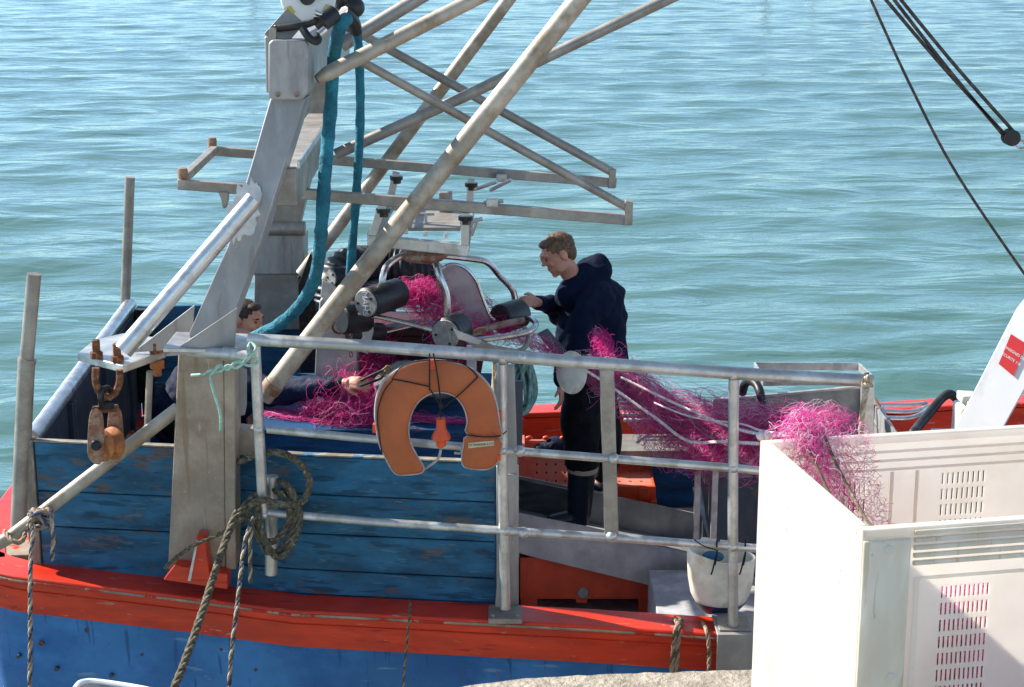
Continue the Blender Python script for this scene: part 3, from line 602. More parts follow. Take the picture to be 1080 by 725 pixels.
g = G(); g.par(P(97, 437, 6.96), P(124, 435, 7.06)-P(97, 437, 6.96)+Vector((0, 0, 0)), (0, 0, .03), (0, .03, 0)); g.build("head_strap", M['rust'], blk, bevel=.004)
g = G(); g.tube(smooth(PP([(101, 388, 6.99), (101, 404, 6.99), (106, 415, 7.0), (113, 419, 7.01), (121, 415, 7.03), (126, 403, 7.04), (126, 390, 7.04)]), 5), .016, 10); g.build("shackle", M['rust'], blk)
g = G(); g.tube(smooth(PP([(108, 428, 7.0), (106, 418, 6.98), (110, 410, 7.0), (116, 412, 7.03), (115, 424, 7.02), (110, 430, 7.0)]), 5), .014, 8); g.cyl(P(104, 428, 7.0), P(120, 427, 7.02), .02, 8); g.build("swivel", M['black_metal'], blk)
for i, (u, v) in enumerate(((102, 378), (124, 382), (165, 372))):
    g = G(); b = PZ(u, v, 2.28); g.cyl(b, b+Vector((0, 0, .03)), .030, 6); g.cyl(b, b+Vector((0, 0, .085 if i < 2 else .05)), .019 if i < 2 else .034, 8); g.build("rusty_bolt", M['rust'], ga, bevel=.003)
g = G(); b = PZ(165, 372, 2.28); g.cyl(b-Vector((0, 0, .035)), b-Vector((0, 0, .075)), .034, 6); g.cyl(b-Vector((0, 0, .075)), b-Vector((0, 0, .11)), .02, 8); g.build("rusty_bolt", M['rust_wheel'], ga, bevel=.003)

# teal sleeved hoses
def hose(pts, r, label, name="hydraulic_hose", m='teal', seed=1, amp=.07, cat="hose", group=None):
    q = smooth(PP(pts), 14); rr = []
    for i, p in enumerate(q): rr.append(r*(1+amp*noise.noise(p*14+Vector((seed, 0, 0)))*2+amp*2.2*abs(noise.noise(p*38))))
    g = G(); g.tube(q, rr, 14); o = g.build(name, M[m], smooth=180); tag(o, label, cat, group); return o
hose([(366, 20, 7.6), (359, 28, 7.55), (352, 60, 7.74), (349, 110, 7.76), (343, 180, 7.7), (339, 240, 7.75), (333, 290, 7.95), (318, 320, 8.15), (295, 342, 8.3), (268, 356, 8.4), (245, 372, 8.5)], .030, "thick teal sleeved hose curving down from the gantry head behind the leaning pole")
hose([(372, 10, 8.6), (378, 50, 8.6), (380, 110, 8.6), (378, 170, 8.6), (374, 230, 8.65), (369, 290, 8.8)], .022, "thinner teal sleeved hose hanging straight down to the black ribbed tube", seed=9)

# ---- net hauler
nh = empty("net_hauler", (-.45, 8.75, 1.63), "steel net hauler frame with black rollers hanging under the slide rails", "net hauler")
def hp(g, n, m, **k): return g.build(n, m, nh, **k)
zr_ = lambda x, Y: None
for (ua, va, ub, vb, y) in ((404, 216, 392, 250, 8.2), (491, 224, 490, 262, 8.2), (418, 182, 411, 212, 9.35), (497, 189, 495, 222, 9.35)):
    g = G(); g.beam(P(ua, va, y), P(ub, vb, y), .04, .04, (0, 1, 0)); hp(g, "hanger", M['steel'], bevel=.003)
    g = G(); g.lathe(P(ua, va+4, y), (0, 0, -1), [(.036, 0), (.036, .02), (.026, .024), (.026, .04)], 14); hp(g, "hanger_pad", M['black_metal'])
g = G(); g.beam(P(388, 253, 8.2), P(494, 264, 8.2), .05, .055); hp(g, "frame_beam", M['steel'], bevel=.004)
g = G(); g.beam(P(408, 217, 9.35), P(497, 222, 9.35), .045, .045); hp(g, "frame_beam", M['steel'], bevel=.004)
g = G(); a = P(392, 251, 8.22); b = P(490, 261, 8.22)
g.beam(a, P(411, 218, 9.33), .045, .045); hp(g, "frame_beam", M['steel_worn'], bevel=.004)
g = G(); g.beam(b, P(496, 223, 9.33), .045, .045); hp(g, "frame_beam", M['steel_worn'], bevel=.004)
g = G(); zt = P(450, 246, 8.35).z; g.box(P(424, 246, 8.4).x, P(486, 246, 8.4).x, 8.35, 8.95, zt+.01, zt+.028); g.box(P(463, 230, 8.8).x, P(477, 230, 8.8).x, 8.8, 8.86, zt+.028, zt+.13); hp(g, "top_plate", M['steel_worn'], bevel=.003)
g = G()
for u, v in ((428, 245), (449, 247), (470, 249)):
    g = G(); g.cyl(P(u, v+2, 8.22), P(u, v-3, 8.22), .011, 6); hp(g, "bolt", M['steel'])
g = G(); g.cyl(P(449, 240, 8.5), P(449, 226, 8.5), .009, 8); g.cyl(P(440, 226, 8.5), P(458, 226, 8.5), .008, 8); hp(g, "bolt", M['steel'])
for (a, b) in (((501, 200, 9.3), (524, 192, 9.2)), ((517, 201, 9.25), (539, 190, 9.2)), ((510, 214, 8.2), (531, 212, 8.2)), ((497, 248, 8.2), (503, 231, 8.15)), ((499, 233, 8.12), (509, 231, 8.12))):
    g = G(); g.cyl(P(*a), P(*b), .010, 8); hp(g, "clamp_handle", M['steel'])
for u, v, y in ((529, 188, 9.33), (519, 214, 8.18)):
    g = G(); c = P(u, v, y); g.box(c.x-.028, c.x+.028, c.y-.02, c.y+.03, c.z-.018, c.z+.02); hp(g, "clamp", M['steel'], bevel=.003)
g = G(); c = P(447, 266, 8.7); g.lathe(c+Vector((0, 0, -.02)), (0, 0, 1), [(.06, -.03), (.10, -.02), (.125, 0), (.125, .02), (.09, .05)], 28); hp(g, "turntable", M['rust_cheek'])
def ht(pts, r=.017, m='stainless', n=10, name="bent_tube"):
    g = G(); g.tube(smooth(PP(pts), 6), r, n); return hp(g, name, M[m])
ht([(452, 271, 8.7), (459, 276, 8.65), (464, 292, 8.6), (471, 312, 8.6), (472, 340, 8.6)], .019)
ht([(446, 268, 8.7), (424, 270, 8.65), (409, 280, 8.6), (404, 292, 8.55), (403, 308, 8.55)], .018)
ht([(466, 270, 9.0), (495, 273, 9.05), (514, 277, 9.1), (527, 291, 9.15), (541, 307, 9.2), (543, 325, 9.2)], .018)
ht([(378, 330, 8.5), (420, 339, 8.48), (456, 348, 8.45)], .013)
ht([(370, 302, 8.9), (390, 309, 8.85), (408, 313, 8.8)], .014)
ht([(400, 352, 8.9), (450, 340, 9.0)], .012)
ht([(480, 361, 8.5), (520, 357, 8.55), (550, 352, 8.6), (562, 347, 8.65), (565, 341, 8.75), (558, 336, 8.85), (545, 338, 8.9)], .016)
ht([(505, 374, 8.5), (540, 372, 8.55), (554, 366, 8.6), (557, 354, 8.65), (553, 346, 8.7)], .013, 'steel_worn')
ht([(490, 355, 8.6), (520, 345, 8.7), (552, 338, 8.8)], .02, 'rust_cheek')
def roller(u, v, y, ax, L, r, cap=None, mt='black', txt=None, textrot=0):
    ax = Vector(ax).normalized(); c = P(u, v, y)
    g = G(); g.lathe(c, ax, [(r*.9, 0), (r, .008), (r, L-.01), (r*.93, L)], 28); ro = hp(g, "roller", M[mt])
    if cap:
        g = G(); g.lathe(c-ax*.006, ax, [(r*.86, 0), (r*.9, .003), (r*.9, .0065)], 28)
        cp = g.build("roller_cap", M[cap], ro)
        g = G(); up = Vector((0, 0, 1)); sd_ = ax.cross(up).normalized(); up = sd_.cross(ax)
        for a in (.9, 2.6, 4.6): g.cyl(c-ax*.012+(up*math.cos(a)+sd_*math.sin(a))*r*.6, c-ax*.004+(up*math.cos(a)+sd_*math.sin(a))*r*.6, .007, 6)
        hp(g, "cap_bolt", M['black_metal'])
        if txt:
            letters(txt, r*.62, c-ax*.0072, up*-1, ax.cross(up*-1)*-1 if False else (-ax).cross(up*-1), M['white_paintpatch'], "embossed_letters", ro, .0008)
    return ro
roller(386, 320, 8.42, (.55, .83, .02), .27, .078, 'roller_cap', txt="MAHS")
roller(470, 353, 8.42, (.42, .9, 0), .15, .086, 'roller_cap')
roller(527, 337, 8.85, (.66, .75, .03), .17, .080)
roller(350, 293, 8.9, (.8, .6, 0), .14, .052, 'roller_cap')
roller(360, 338, 8.72, (.8, .6, -.05), .16, .075)
roller(372, 318, 8.95, (.8, .6, .1), .2, .085)
roller(368, 352, 8.80, (.85, .5, -.1), .2, .055)
# flat shoe plates
g = G(); g.prism(PP([(486, 357, 8.42), (516, 378, 8.5), (600, 384, 8.6), (598, 378, 8.6), (520, 365, 8.5), (489, 351, 8.42)]), (0, .02, 0)); hp(g, "shoe_plate", M['steel_worn'], bevel=.002)
g = G(); g.prism(PP([(478, 347, 8.33), (483, 358, 8.33), (505, 364, 8.36), (508, 360, 8.36)]), (0, .01, 0)); hp(g, "lever", M['steel'], bevel=.002)
g = G(); g.prism(PP([(566, 352, 8.8), (576, 347, 8.85), (602, 378, 8.95), (592, 384, 8.9)]), (.01, .012, 0)); hp(g, "guide_plate", M['slate'], bevel=.002)
# guide disc with rim
dp = [(466, 338), (462, 310), (462, 292), (470, 281), (480, 279), (492, 284), (502, 296), (508, 312), (516, 332), (522, 338)]
dq = smooth([P(u, v, 8.78+(v-300)*.0006) for u, v in dp], 5)
g = G(); g.prism(dq, (0, .008, 0)); hp(g, "guide_plate", M['guide'], smooth=0)
g = G(); g.tube(dq, .009, 8); hp(g, "guide_rim", M['stainless'])
# support pillar in front (behind lifebuoy) holding the shoe
g = G(); g.beam(P(497, 365, 8.7), P(498, 420, 8.7), .05, .05, (0, 1, 0)); hp(g, "strut", M['steel'], bevel=.003)

# machine column
mc = empty("hauler_pedestal", (P(352, 400, 8.95).x, 8.95, 1.625), "salt stained pale steel pedestal with a rusty ring beneath the black rollers", "pedestal")
g = G(); g.prism(PP([(331, 420, 8.85), (377, 420, 8.85), (376, 352, 8.85), (366, 330, 8.85), (346, 308, 8.85), (337, 318, 8.85), (334, 350, 8.85)]), (0, .22, 0)); g.build("column_plate", M['greybox'], mc, bevel=.006)
g = G(); g.prism(PP([(340, 296, 8.78), (350, 300, 8.78), (392, 335, 8.78), (394, 350, 8.78), (388, 374, 8.78), (382, 372, 8.78), (345, 322, 8.78), (338, 312, 8.78)]), (0, .02, 0)); g.build("gusset", M['steel'], mc, bevel=.003)
g = G(); c = P(357, 345, 8.80); g.tube([c+Vector((math.cos(a)*.033, 0, math.sin(a)*.033)) for a in [k*2*math.pi/24 for k in range(25)]], .007, 8, False); g.build("ring", M['rust'], mc)
g = G()
for k in range(10):
    a = P(362+k*.9, 318+k*6.2, 8.74); t_ = Vector((.2, 0, -1)).normalized() if True else None
    s_ = Vector((1, 0, 0)) if k % 2 else Vector((0, 1, 0))
    g.tube([a+t_*math.cos(q)*.017+s_*math.sin(q)*.008 for q in [j*2*math.pi/12 for j in range(13)]], .003, 6, False)
g.build("chain", M['rust'], mc)

# black ribbed tube
q = smooth(PP([(352, 320, 9.1), (356, 298, 9.12), (374, 286, 9.2), (402, 286, 9.3), (430, 286, 9.3), (454, 284, 9.35)]), 26)
g = G(); L = 0; rr = []
for i, p in enumerate(q):
    if i: L += (p-q[i-1]).length
    rr.append((.105+min(1, L/.2)*.032)*(1+.05*math.sin(L*210)+.05*noise.noise(p*9)))
g.tube(q, rr, 26); tag(g.build("ribbed_duct", M['black'], smooth=70), "fat black ribbed rubber tube arched behind the rollers", "rubber tube")
# maroon tub
g = G(); a = P(378, 400, 9.3)
g.prism(PP([(372, 408, 9.12), (505, 408, 9.12), (515, 352, 9.12), (366, 352, 9.12)]), (0, .35, 0)); g.prism(PP([(362, 356, 9.09), (519, 356, 9.09), (519, 346, 9.09), (362, 346, 9.09)]), (0, .41, 0))
tag(g.build("fish_tub", M['maroon'], bevel=.012), "dark maroon plastic tub behind the hauler rollers", "tub")
# tarp heap
g = G(); rr_ = random.Random(2)
g.ball(P(432, 402, 8.75), .17, .13, .11); g.ball(P(462, 404, 8.8), .15, .12, .08); g.ball(P(410, 406, 8.7), .08, .10, .07)
o = g.build("tarpaulin", M['tarp'], remesh=.012); tag(o, "crumpled grey tarpaulin heaped on the locker behind the lifebuoy", "tarpaulin")
tx = bpy.data.textures.new("crumple", 'CLOUDS'); tx.noise_scale = .05
d = o.modifiers.new("folds", 'DISPLACE'); d.texture = tx; d.strength = .03

# lifebuoy
lb = empty("lifebuoy", P(462, 500, 6.98), "orange horseshoe lifebuoy tied to the top rail with black cord", "lifebuoy")
OUT = [(430, 501), (417, 500), (409, 488), (400, 468), (396, 440), (399, 415), (410, 397), (432, 384), (460, 380), (490, 386), (510, 400), (522, 420), (527, 447), (527, 462)]
INN = [(493, 458), (493, 445), (489, 430), (479, 418), (463, 414), (447, 419), (436, 432), (431, 450), (433, 467), (440, 481), (447, 493), (444, 499)]
def pillow(outer, y0, th, grow=0):
    c = [(q.x, q.y) for q in smooth([(a, b, 0) for a, b in outer], 4, True)]
    return c
def horseshoe(g, loop, y, th):
    pts = [(q.x, q.y) for q in smooth([Vector((a, b, 0)) for a, b in loop], 3, True)]
    n = len(pts)
    def inset(d):
        o_ = []
        for i in range(n):
            ax_, ay = pts[i-1]; bx_, by = pts[(i+1) % n]; tx_, ty = bx_-ax_, by-ay; l = math.hypot(tx_, ty) or 1
            o_.append((pts[i][0]+ty/l*d*sgn, pts[i][1]-tx_/l*d*sgn))
        return o_
    ar = sum(pts[i][0]*pts[(i+1) % n][1]-pts[(i+1) % n][0]*pts[i][1] for i in range(n)); sgn = -1 if ar > 0 else 1
    layers = [(inset(3.0), y+th), (inset(.6), y+th*.85), (pts, y+th*.6), (pts, y+th*.35), (inset(.8), y+th*.1), (inset(3.2), y)]
    V = [P(a, b, yy) for lay, yy in layers for a, b in lay]; m = len(layers)
    F = [(i*n+j, (i+1)*n+j, (i+1)*n+(j+1) % n, i*n+(j+1) % n) for i in range(m-1) for j in range(n)]
    F += [tuple(range(n)), tuple((m-1)*n+k for k in range(n))[::-1]]
    g.add(V, F); return pts
g = G(); pts = horseshoe(g, OUT+INN, 6.93, .055); co = g.build("cover", M['orange'], lb, smooth=50)
g = G(); pts2_ = horseshoe(g, [(527, 463), (527, 480), (523, 490), (514, 495), (500, 495), (489, 492), (487, 482), (489, 470), (493, 460)], 6.93, .055); g.build("cover", M['orange'], lb, smooth=50)
g = G(); g.tube([P(a, b, 6.942) for a, b in pts]+[P(pts[0][0], pts[0][1], 6.942)], .0035, 6, False)
g.tube([P(a, b, 6.942) for a, b in pts2_]+[P(pts2_[0][0], pts2_[0][1], 6.942)], .0035, 6, False); g.build("piping", M['piping'], lb)
g = G(); horseshoe(g, [(a-1.6 if a < 462 else a+1, b-1.2) for a, b in OUT]+[(a, b) for a, b in INN], 6.985, .035); g.build("backing", M['piping'], lb, smooth=50)
g = G(); g.tube(smooth(PP([(453, 373, 6.9), (453, 400, 6.915), (453, 412, 6.915)]), 4), .0035, 6); g.build("cord", M['black_cloth'], lb)
g = G(); g.tube(smooth(PP([(457, 373, 6.9), (462, 400, 6.915), (465, 428, 6.915)]), 4), .0035, 6); g.tube(PP([(453, 410, 6.915), (464, 427, 6.915)]), .0035, 6); g.build("cord", M['black_cloth'], lb)
g = G(); g.tube(smooth(PP([(414, 400, 6.925), (430, 403, 6.925), (453, 408, 6.92)]), 4), .003, 6); g.tube(smooth(PP([(504, 398, 6.925), (485, 416, 6.92), (466, 431, 6.915)]), 4), .003, 6); g.build("cord", M['black_cloth'], lb)
g = G(); g.tube(smooth(PP([(414, 401, 6.93), (404, 415, 6.922), (398, 440, 6.922), (403, 480, 6.94)]), 6), .003, 6); g.build("cord", M['black_cloth'], lb)
g = G(); g.tube(smooth(PP([(504, 398, 6.93), (495, 388, 6.93), (480, 382, 6.93), (450, 380, 6.93), (425, 386, 6.93), (413, 400, 6.93)]), 6), .0028, 6); g.build("cord", M['black_cloth'], lb)
g = G(); g.tube(smooth(PP([(493, 459, 6.925), (510, 461, 6.922), (527, 460, 6.93), (534, 455, 7.05)]), 4), .003, 6); g.build("cord", M['black_cloth'], lb)
g = G(); g.ball(P(465, 428, 6.915), .010, .01, .016, nu=8, nv=6); g.build("cord", M['black_cloth'], lb)
g = G(); g.prism(PP([(453, 380, 6.92), (459, 380, 6.92), (459, 390, 6.92), (453, 390, 6.92)]), (0, .006, 0)); g.prism(PP([(526, 435, 6.95), (529, 435, 6.95), (529, 444, 6.95), (526, 444, 6.95)]), (0, .03, 0)); g.prism(PP([(524, 481, 6.93), (528, 480, 6.93), (528, 486, 6.93), (524, 487, 6.93)]), (0, .03, 0)); g.prism(PP([(393, 448, 6.95), (397, 448, 6.95), (397, 457, 6.95), (393, 457, 6.95)]), (0, .03, 0))
g.build("strap", M['orange_plastic'], lb, bevel=.001)
g = G(); g.prism(PP([(494, 467.5, 6.927), (521, 465, 6.927), (521, 470, 6.927), (494, 473, 6.927)]), (0, .002, 0)); g.build("label_tape", M['cream_label'], lb)
letters("ST MARINE-2114", .0145, P(507.5, 469.2, 6.9255), P(521, 465.6, 6.93)-P(494, 467.5, 6.93), (0, 0, 1), M['ink'], "label_text", lb, .0003)
# lifebuoy light
ll = empty("rescue_light", P(465, 474, 6.9), "orange rescue lamp hanging upside down inside the horseshoe lifebuoy", "rescue light")
g = G(); c = P(465, 441, 6.90); g.lathe(c, (0, 0, -1), [(.014, -.0), (.02, .004), (.021, .045), (.038, .075), (.041, .088), (.036, .096), (.022, .10)], 24); g.build("lamp_float", M['orange_plastic'], ll)
g = G(); g.lathe(c+Vector((0, 0, -.10)), (0, 0, -1), [(.02, 0), (.021, .022), (.014, .028)], 20); g.build("lamp_lens", M['orange_plastic'], ll)
g = G(); g.tube(smooth(PP([(465, 430, 6.91), (464, 436, 6.9), (465, 441, 6.9)]), 4), .003, 6); g.build("lanyard", M['black_cloth'], ll)
g = G(); g.tube(smooth(PP([(465, 474, 6.93), (462, 484, 6.95), (452, 492, 6.97), (445, 496, 6.98)]), 6), .006, 8); g.tube(smooth(PP([(480, 478, 7.05), (486, 478, 7.02), (488, 472, 7.02), (492, 470, 7.04)]), 6), .006, 8); g.build("tether", M['piping'], ll)

# chute
ch = empty("net_chute", (.5, 9.0, .70), "grey steel net chute sloping down across the deck past the standing man", "chute")
g = G(); A = PP([(543, 541, 8.55), (620, 556, 8.55), (700, 579, 8.52), (830, 606, 8.48), (830, 646, 8.48), (700, 621, 8.52), (560, 587, 8.55), (543, 582, 8.55)]); g.prism(A, (0, .012, 0)); g.build("side_plate", M['chute'], ch)
g = G(); B = PP([(544, 502, 9.62), (566, 506, 9.62), (640, 522, 9.6), (830, 562, 9.52), (830, 610, 9.52), (544, 552, 9.62)]); g.prism(B, (0, .012, 0)); g.build("side_plate", M['chute'], ch)
g = G(); fl = [P(543, 577, 8.562), P(830, 640, 8.492), P(830, 592, 9.51), P(543, 538, 9.61)]; g.prism(fl, (0, 0, .008)); g.build("floor_plate", M['chute'], ch)
g = G(); g.prism(PP([(543, 505, 9.61), (622, 521, 9.585), (608, 548, 9.585), (543, 548, 9.61)]), (0, .008, 0)); g.build("liner_board", M['chute_wood'], ch)
# red fish box under the chute
rb = empty("fish_box", (P(616, 640, 8.62).x, 8.75, .52), "dark red plastic fish box with round grey drain plug under the chute", "fish box")
yb = 8.60; x0 = P(549, 600, yb).x; x1 = P(685, 600, yb).x
g = G(); zt = .875; zb = P(600, 632, yb).z
g.box(x0, x1, yb, yb+.30, zb, zt); g.box(x0, x0+.09, yb+.004, yb+.30, .52, zb); g.box(x1-.05, x1, yb+.004, yb+.30, .52, zb)
g.box(x0-.004, x0+.035, yb-.006, yb, zb, zt); g.box(x1-.055, x1+.004, yb-.006, yb, .54, zt); g.box(x0+.3, x0+.36, yb-.005, yb+.1, zb-.02, zb)
g.build("box_body", M['red_box'], rb, bevel=.006)
g = G(); c = P(615, 626, yb-.008); g.lathe(c, (0, 1, 0), [(.020, -.004), (.028, -.003), (.033, .004), (.033, .01)], 24); g.build("drain_plug", M['roller_cap'], rb)

# orange crates behind the man
cr = empty("fish_crate", (P(600, 500, 9.75).x, 9.8, .95), "faded orange crate with rows of drain holes standing behind the man's boots", "crate", "orange crates behind the standing man")
def holed(gm, o, ux, uz, nrm, W, H, cols, rows, hw, hh, mx, mz, th):
    """plate with real rectangular holes: grid mesh without the hole cells"""
    xs = [0]; zz = [0]
    for i in range(cols): c_ = mx+(W-2*mx)*(i+.5)/cols; xs += [c_-hw/2, c_+hw/2]
    for i in range(rows): c_ = mz+(H-2*mz)*(i+.5)/rows; zz += [c_-hh/2, c_+hh/2]
    xs.append(W); zz.append(H); solid(gm, o, ux, uz, nrm, xs, zz, lambda i, j: i % 2 == 1 and j % 2 == 1, th)
def solid(gm, o, ux, uz, nrm, xs, zz, hole, th):
    nx, nz = len(xs), len(zz); o = Vector(o); ux = Vector(ux); uz = Vector(uz); nn = Vector(nrm)*th
    V = [o+ux*x+uz*z for z in zz for x in xs]; V += [v+nn for v in V]; K = nx*nz; F = []
    H_ = lambda i, j: not (0 <= i < nx-1 and 0 <= j < nz-1) or hole(i, j)
    for j in range(nz-1):
        for i in range(nx-1):
            if H_(i, j): continue
            a, b, c, d = j*nx+i, j*nx+i+1, (j+1)*nx+i+1, (j+1)*nx+i
            F.append((a, b, c, d)); F.append((a+K, d+K, c+K, b+K))
            if H_(i, j-1): F.append((a, a+K, b+K, b))
            if H_(i+1, j): F.append((b, b+K, c+K, c))
            if H_(i, j+1): F.append((c, c+K, d+K, d))
            if H_(i-1, j): F.append((d, d+K, a+K, a))
    gm.add(V, F)
a = P(551, 524, 9.75); b = P(642, 524, 9.75); W = b.x-a.x; Hh = P(551, 470, 9.9).z-a.z
g = G(); holed(g, a, (1, 0, 0), Vector((0, .25, Hh)).normalized(), (0, 1, -.6), W, math.hypot(.25, Hh), 7, 6, .010, .016, .06, .02, .012)
g.box(a.x-.025, a.x+.015, 9.72, 10.02, a.z-.02, a.z+Hh+.03)
g.box(a.x+.015, a.x+W, 9.985, 10.01, a.z+Hh-.03, a.z+Hh+.005)
g.build("crate_shell", M['salmon'], cr, bevel=.003)
g = G()
for k in range(5): c = P(558+k*18, 462, 9.98); g.ball(c, .022, .015, .014, nu=8, nv=6)
g.build("crate_lug", M['orange_plastic'], cr)
c2 = empty("fish_crate", (P(650, 520, 9.9).x, 9.93, .52), "bright orange crate with a sunlit perforated top right of the man's boots", "crate", "orange crates behind the standing man")
a = PZ(628, 527, .86); b = PZ(693, 527, .86); c = PZ(682, 488, .86)
zc = .91; yc = 9.68; x0 = P(632, 515, yc).x; x1 = P(689, 515, yc).x
g = G(); holed(g, (x0, yc, zc), (1, 0, 0), (0, 1, 0), (0, 0, -1), x1-x0, .50, 4, 5, .02, .018, .03, .05, .012)
g.build("crate_top", M['salmon'], c2, bevel=.003)
g = G(); g.box(x0, x1+.012, yc-.03, yc, zc-.07, zc+.006); g.box(x0, x1, yc+.01, yc+.03, .52, zc-.085); g.box(x1, x1+.012, yc, yc+.50, zc-.05, zc+.006); g.box(x1-.02, x1, yc+.03, yc+.48, .52, zc-.08)
g.box(x1-.09, x1-.03, yc-.045, yc-.03, zc-.075, zc); g.box(x1-.02, x1+.02, yc-.04, yc+.01, .54, zc-.08)
g.build("crate_shell", M['orange_plastic'], c2, bevel=.004)
# navy cloth
g = G(); g.ball(P(584, 470, 10.0), .10, .08, .05); g.ball(P(572, 474, 9.98), .06, .06, .04); o = g.build("oilskin_bundle", M['navy_wet'], remesh=.01); tag(o, "crumpled navy cloth lying on the orange crate", "cloth")
d = o.modifiers.new("folds", 'DISPLACE'); d.texture = tx; d.strength = .03

# dark board leaning next to the stanchion
g = G(); g.beam(P(546, 402, 7.5), P(545, 470, 7.5), .05, .03, (0, 1, 0)); tag(g.build("steel_channel", M['slate'], bevel=.003), "short dark steel channel upright beside the coiled teal rope", "steel bar")

# rope coils on the hauler
def coil(cx, cy, y, w, h, n, r, seed, m, label, name="rope_coil"):
    rg = random.Random(seed); g = G()
    for k in range(n):
        ww = w*rg.uniform(.35, 1); hh = h*rg.uniform(.7, 1.05); ox = rg.uniform(-1, 1)*w*.4; yy = y+rg.uniform(-.06, .06); tl = rg.uniform(-.15, .15)
        pts = []
        for j in range(26):
            a = 2*math.pi*j/26; sx = math.cos(a)*ww*(.45+.55*(math.sin(a)*-.5+.5)); sy = -math.sin(a)
            pts.append(P(cx+ox*(sy*-.5+.5)+sx+tl*sy*h*.3, cy+sy*-1*hh*-.5, yy+.02*math.sin(a*2+k)))
        pts.append(pts[0]); g.tube(smooth(pts, 2), r, 6, False)
    return tag(g.build(name, M[m], smooth=180), label, "rope coil")
coil(551, 405, 8.0, 17, 62, 18, .0075, 3, 'rope_teal', "loose coil of teal rope hanging from the hauler right of the lifebuoy")
coil(527, 402, 8.05, 11, 50, 11, .0075, 4, 'rope_cream', "bundle of cream rope hanging between lifebuoy and stanchion")

# white cut-down tub tied to the rail
wb = empty("cut_drum", (P(762, 640, 7.2).x, 7.2, P(762, 640, 7.2).z), "dirty white cut-down plastic drum tied under the lower rail", "bucket")
cx_ = P(760, 600, 7.22); zt = P(760, 585, 7.22).z; zb = P(760, 640, 7.22).z; rx_ = .155; ry_ = .11
g = G(); n = 36; V = []; prof = [(1.0, 0), (.985, .05), (.95, .12), (.86, .19), (.70, .235), (.5, .262), (.47, .27)]
for pz, dirn in ((0, 1), (1, -1)):
    pass
def ringpt(k, f, dz, ins=0):
    a = 2*math.pi*k/n; dx = math.cos(a); lift = .035*max(0, -dx)-.01*max(0, dx)+(.03 if .8 < a < 2.2 else 0)
    return Vector((cx_.x+(rx_*f-ins)*dx, 7.22+(ry_*f-ins)*math.sin(a), zt-dz+(lift*(1-dz/.27))))
rowsP = [(f, dz, 0) for f, dz in prof]+[(f, dz-.004, .007) for f, dz in reversed(prof)]
rowsP = [(1.0, 0, .007)]+[(f, dz, 0) for f, dz in prof]
outer = [[ringpt(k, f, dz, i) for k in range(n)] for f, dz, i in [(1, .0, .007)]+[(f, d, 0) for f, d in prof[:-1]]]
V = [p for r_ in [[ringpt(k, prof[4][0], prof[4][1], .008) for k in range(n)], [ringpt(k, prof[2][0], prof[2][1], .008) for k in range(n)], [ringpt(k, 1, 0, .007) for k in range(n)]]+outer[1:] for p in r_]
m = len(V)//n
g.add(V, [(i*n+k, i*n+(k+1) % n, (i+1)*n+(k+1) % n, (i+1)*n+k) for i in range(m-1) for k in range(n)]); g.build("drum_shell", M['white_plastic'], wb)
g = G(); V = [ringpt(k, f, dz) for f, dz in ((.76, .222), (.66, .245), (.5, .27), (.05, .272)) for k in range(n)]
V = [v+Vector(((v.x-cx_.x)*.012, (v.y-7.22)*.012, -.001)) for v in V]
g.add(V, [(i*n+k, i*n+(k+1) % n, (i+1)*n+(k+1) % n, (i+1)*n+k) for i in range(3) for k in range(n)]); g.build("drum_base", M['navy_plastic'], wb)
g = G()
for u, v in ((756, 580), (786, 582)):
    g.tube(smooth(PP([(u-2, 596, 7.09), (u, 585, 7.05), (u, 572, 6.96), (u+2, 568, 6.99), (u+2, 574, 7.04), (u-4, 600, 7.08), (u-6, 606, 7.07)]), 5), .004, 6)
g.tube(smooth(PP([(732, 569, 7.0), (742, 576, 6.97), (755, 580, 6.96)]), 5), .003, 6); g.build("lashing", M['black_cloth'], wb)
g = G(); g.ball(P(752, 587, 7.24), .05, .05, .02); tag(g.build("blue_rag", M['blue_wood']), "bit of blue cloth inside the dirty white drum", "cloth")

# hopper tray on the right
hb = empty("net_hopper", (P(850, 500, 8.8).x, 8.8, .70), "grey steel net hopper full of pink net with an open bar frame above", "hopper")
g = G(); g.prism([P(752, 423, 9.5), P(908, 409, 9.5), P(906, 560, 9.5), P(752, 560, 9.5)], (0, .014, 0)); g.build("back_plate", M['chute'], hb)
g = G(); g.beam(P(752, 422, 9.49), P(908, 408, 9.49), .03, .012); g.build("back_lip", M['steel'], hb)
xr = P(908, 409, 9.5).x
g = G(); g.prism([(xr, 9.5, P(908, 409, 9.5).z), (xr-.02, 8.35, P(905, 470, 8.35).z+.02), (xr-.02, 8.35, .75), (xr, 9.5, .75)], (.012, 0, 0)); g.build("side_plate", M['chute'], hb)
xl = P(756, 500, 8.4).x
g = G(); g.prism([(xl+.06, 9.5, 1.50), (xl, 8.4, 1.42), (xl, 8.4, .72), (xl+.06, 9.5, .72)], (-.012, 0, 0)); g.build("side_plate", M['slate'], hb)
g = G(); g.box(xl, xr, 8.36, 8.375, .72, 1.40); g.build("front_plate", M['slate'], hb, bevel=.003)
g = G(); g.box(xl-.1, xl-.07, 8.5, 8.53, .7, 1.45); g.box(xl-.03, xl-.0, 8.33, 8.36, .7, 1.45); g.build("strut", M['steel'], hb)
g = G(); g.box(xl, xr, 8.4, 9.5, .95, .965); g.build("bottom_plate", M['chute'], hb)
fr = [P(796, 386, 9.75), P(906, 387, 9.75), P(921, 401, 9.1), P(806, 403, 9.1)]
for i in range(4):
    g = G(); g.beam(fr[i], fr[(i+1) % 4], .012, .045); g.build("frame_bar", M['steel'], hb, bevel=.002)
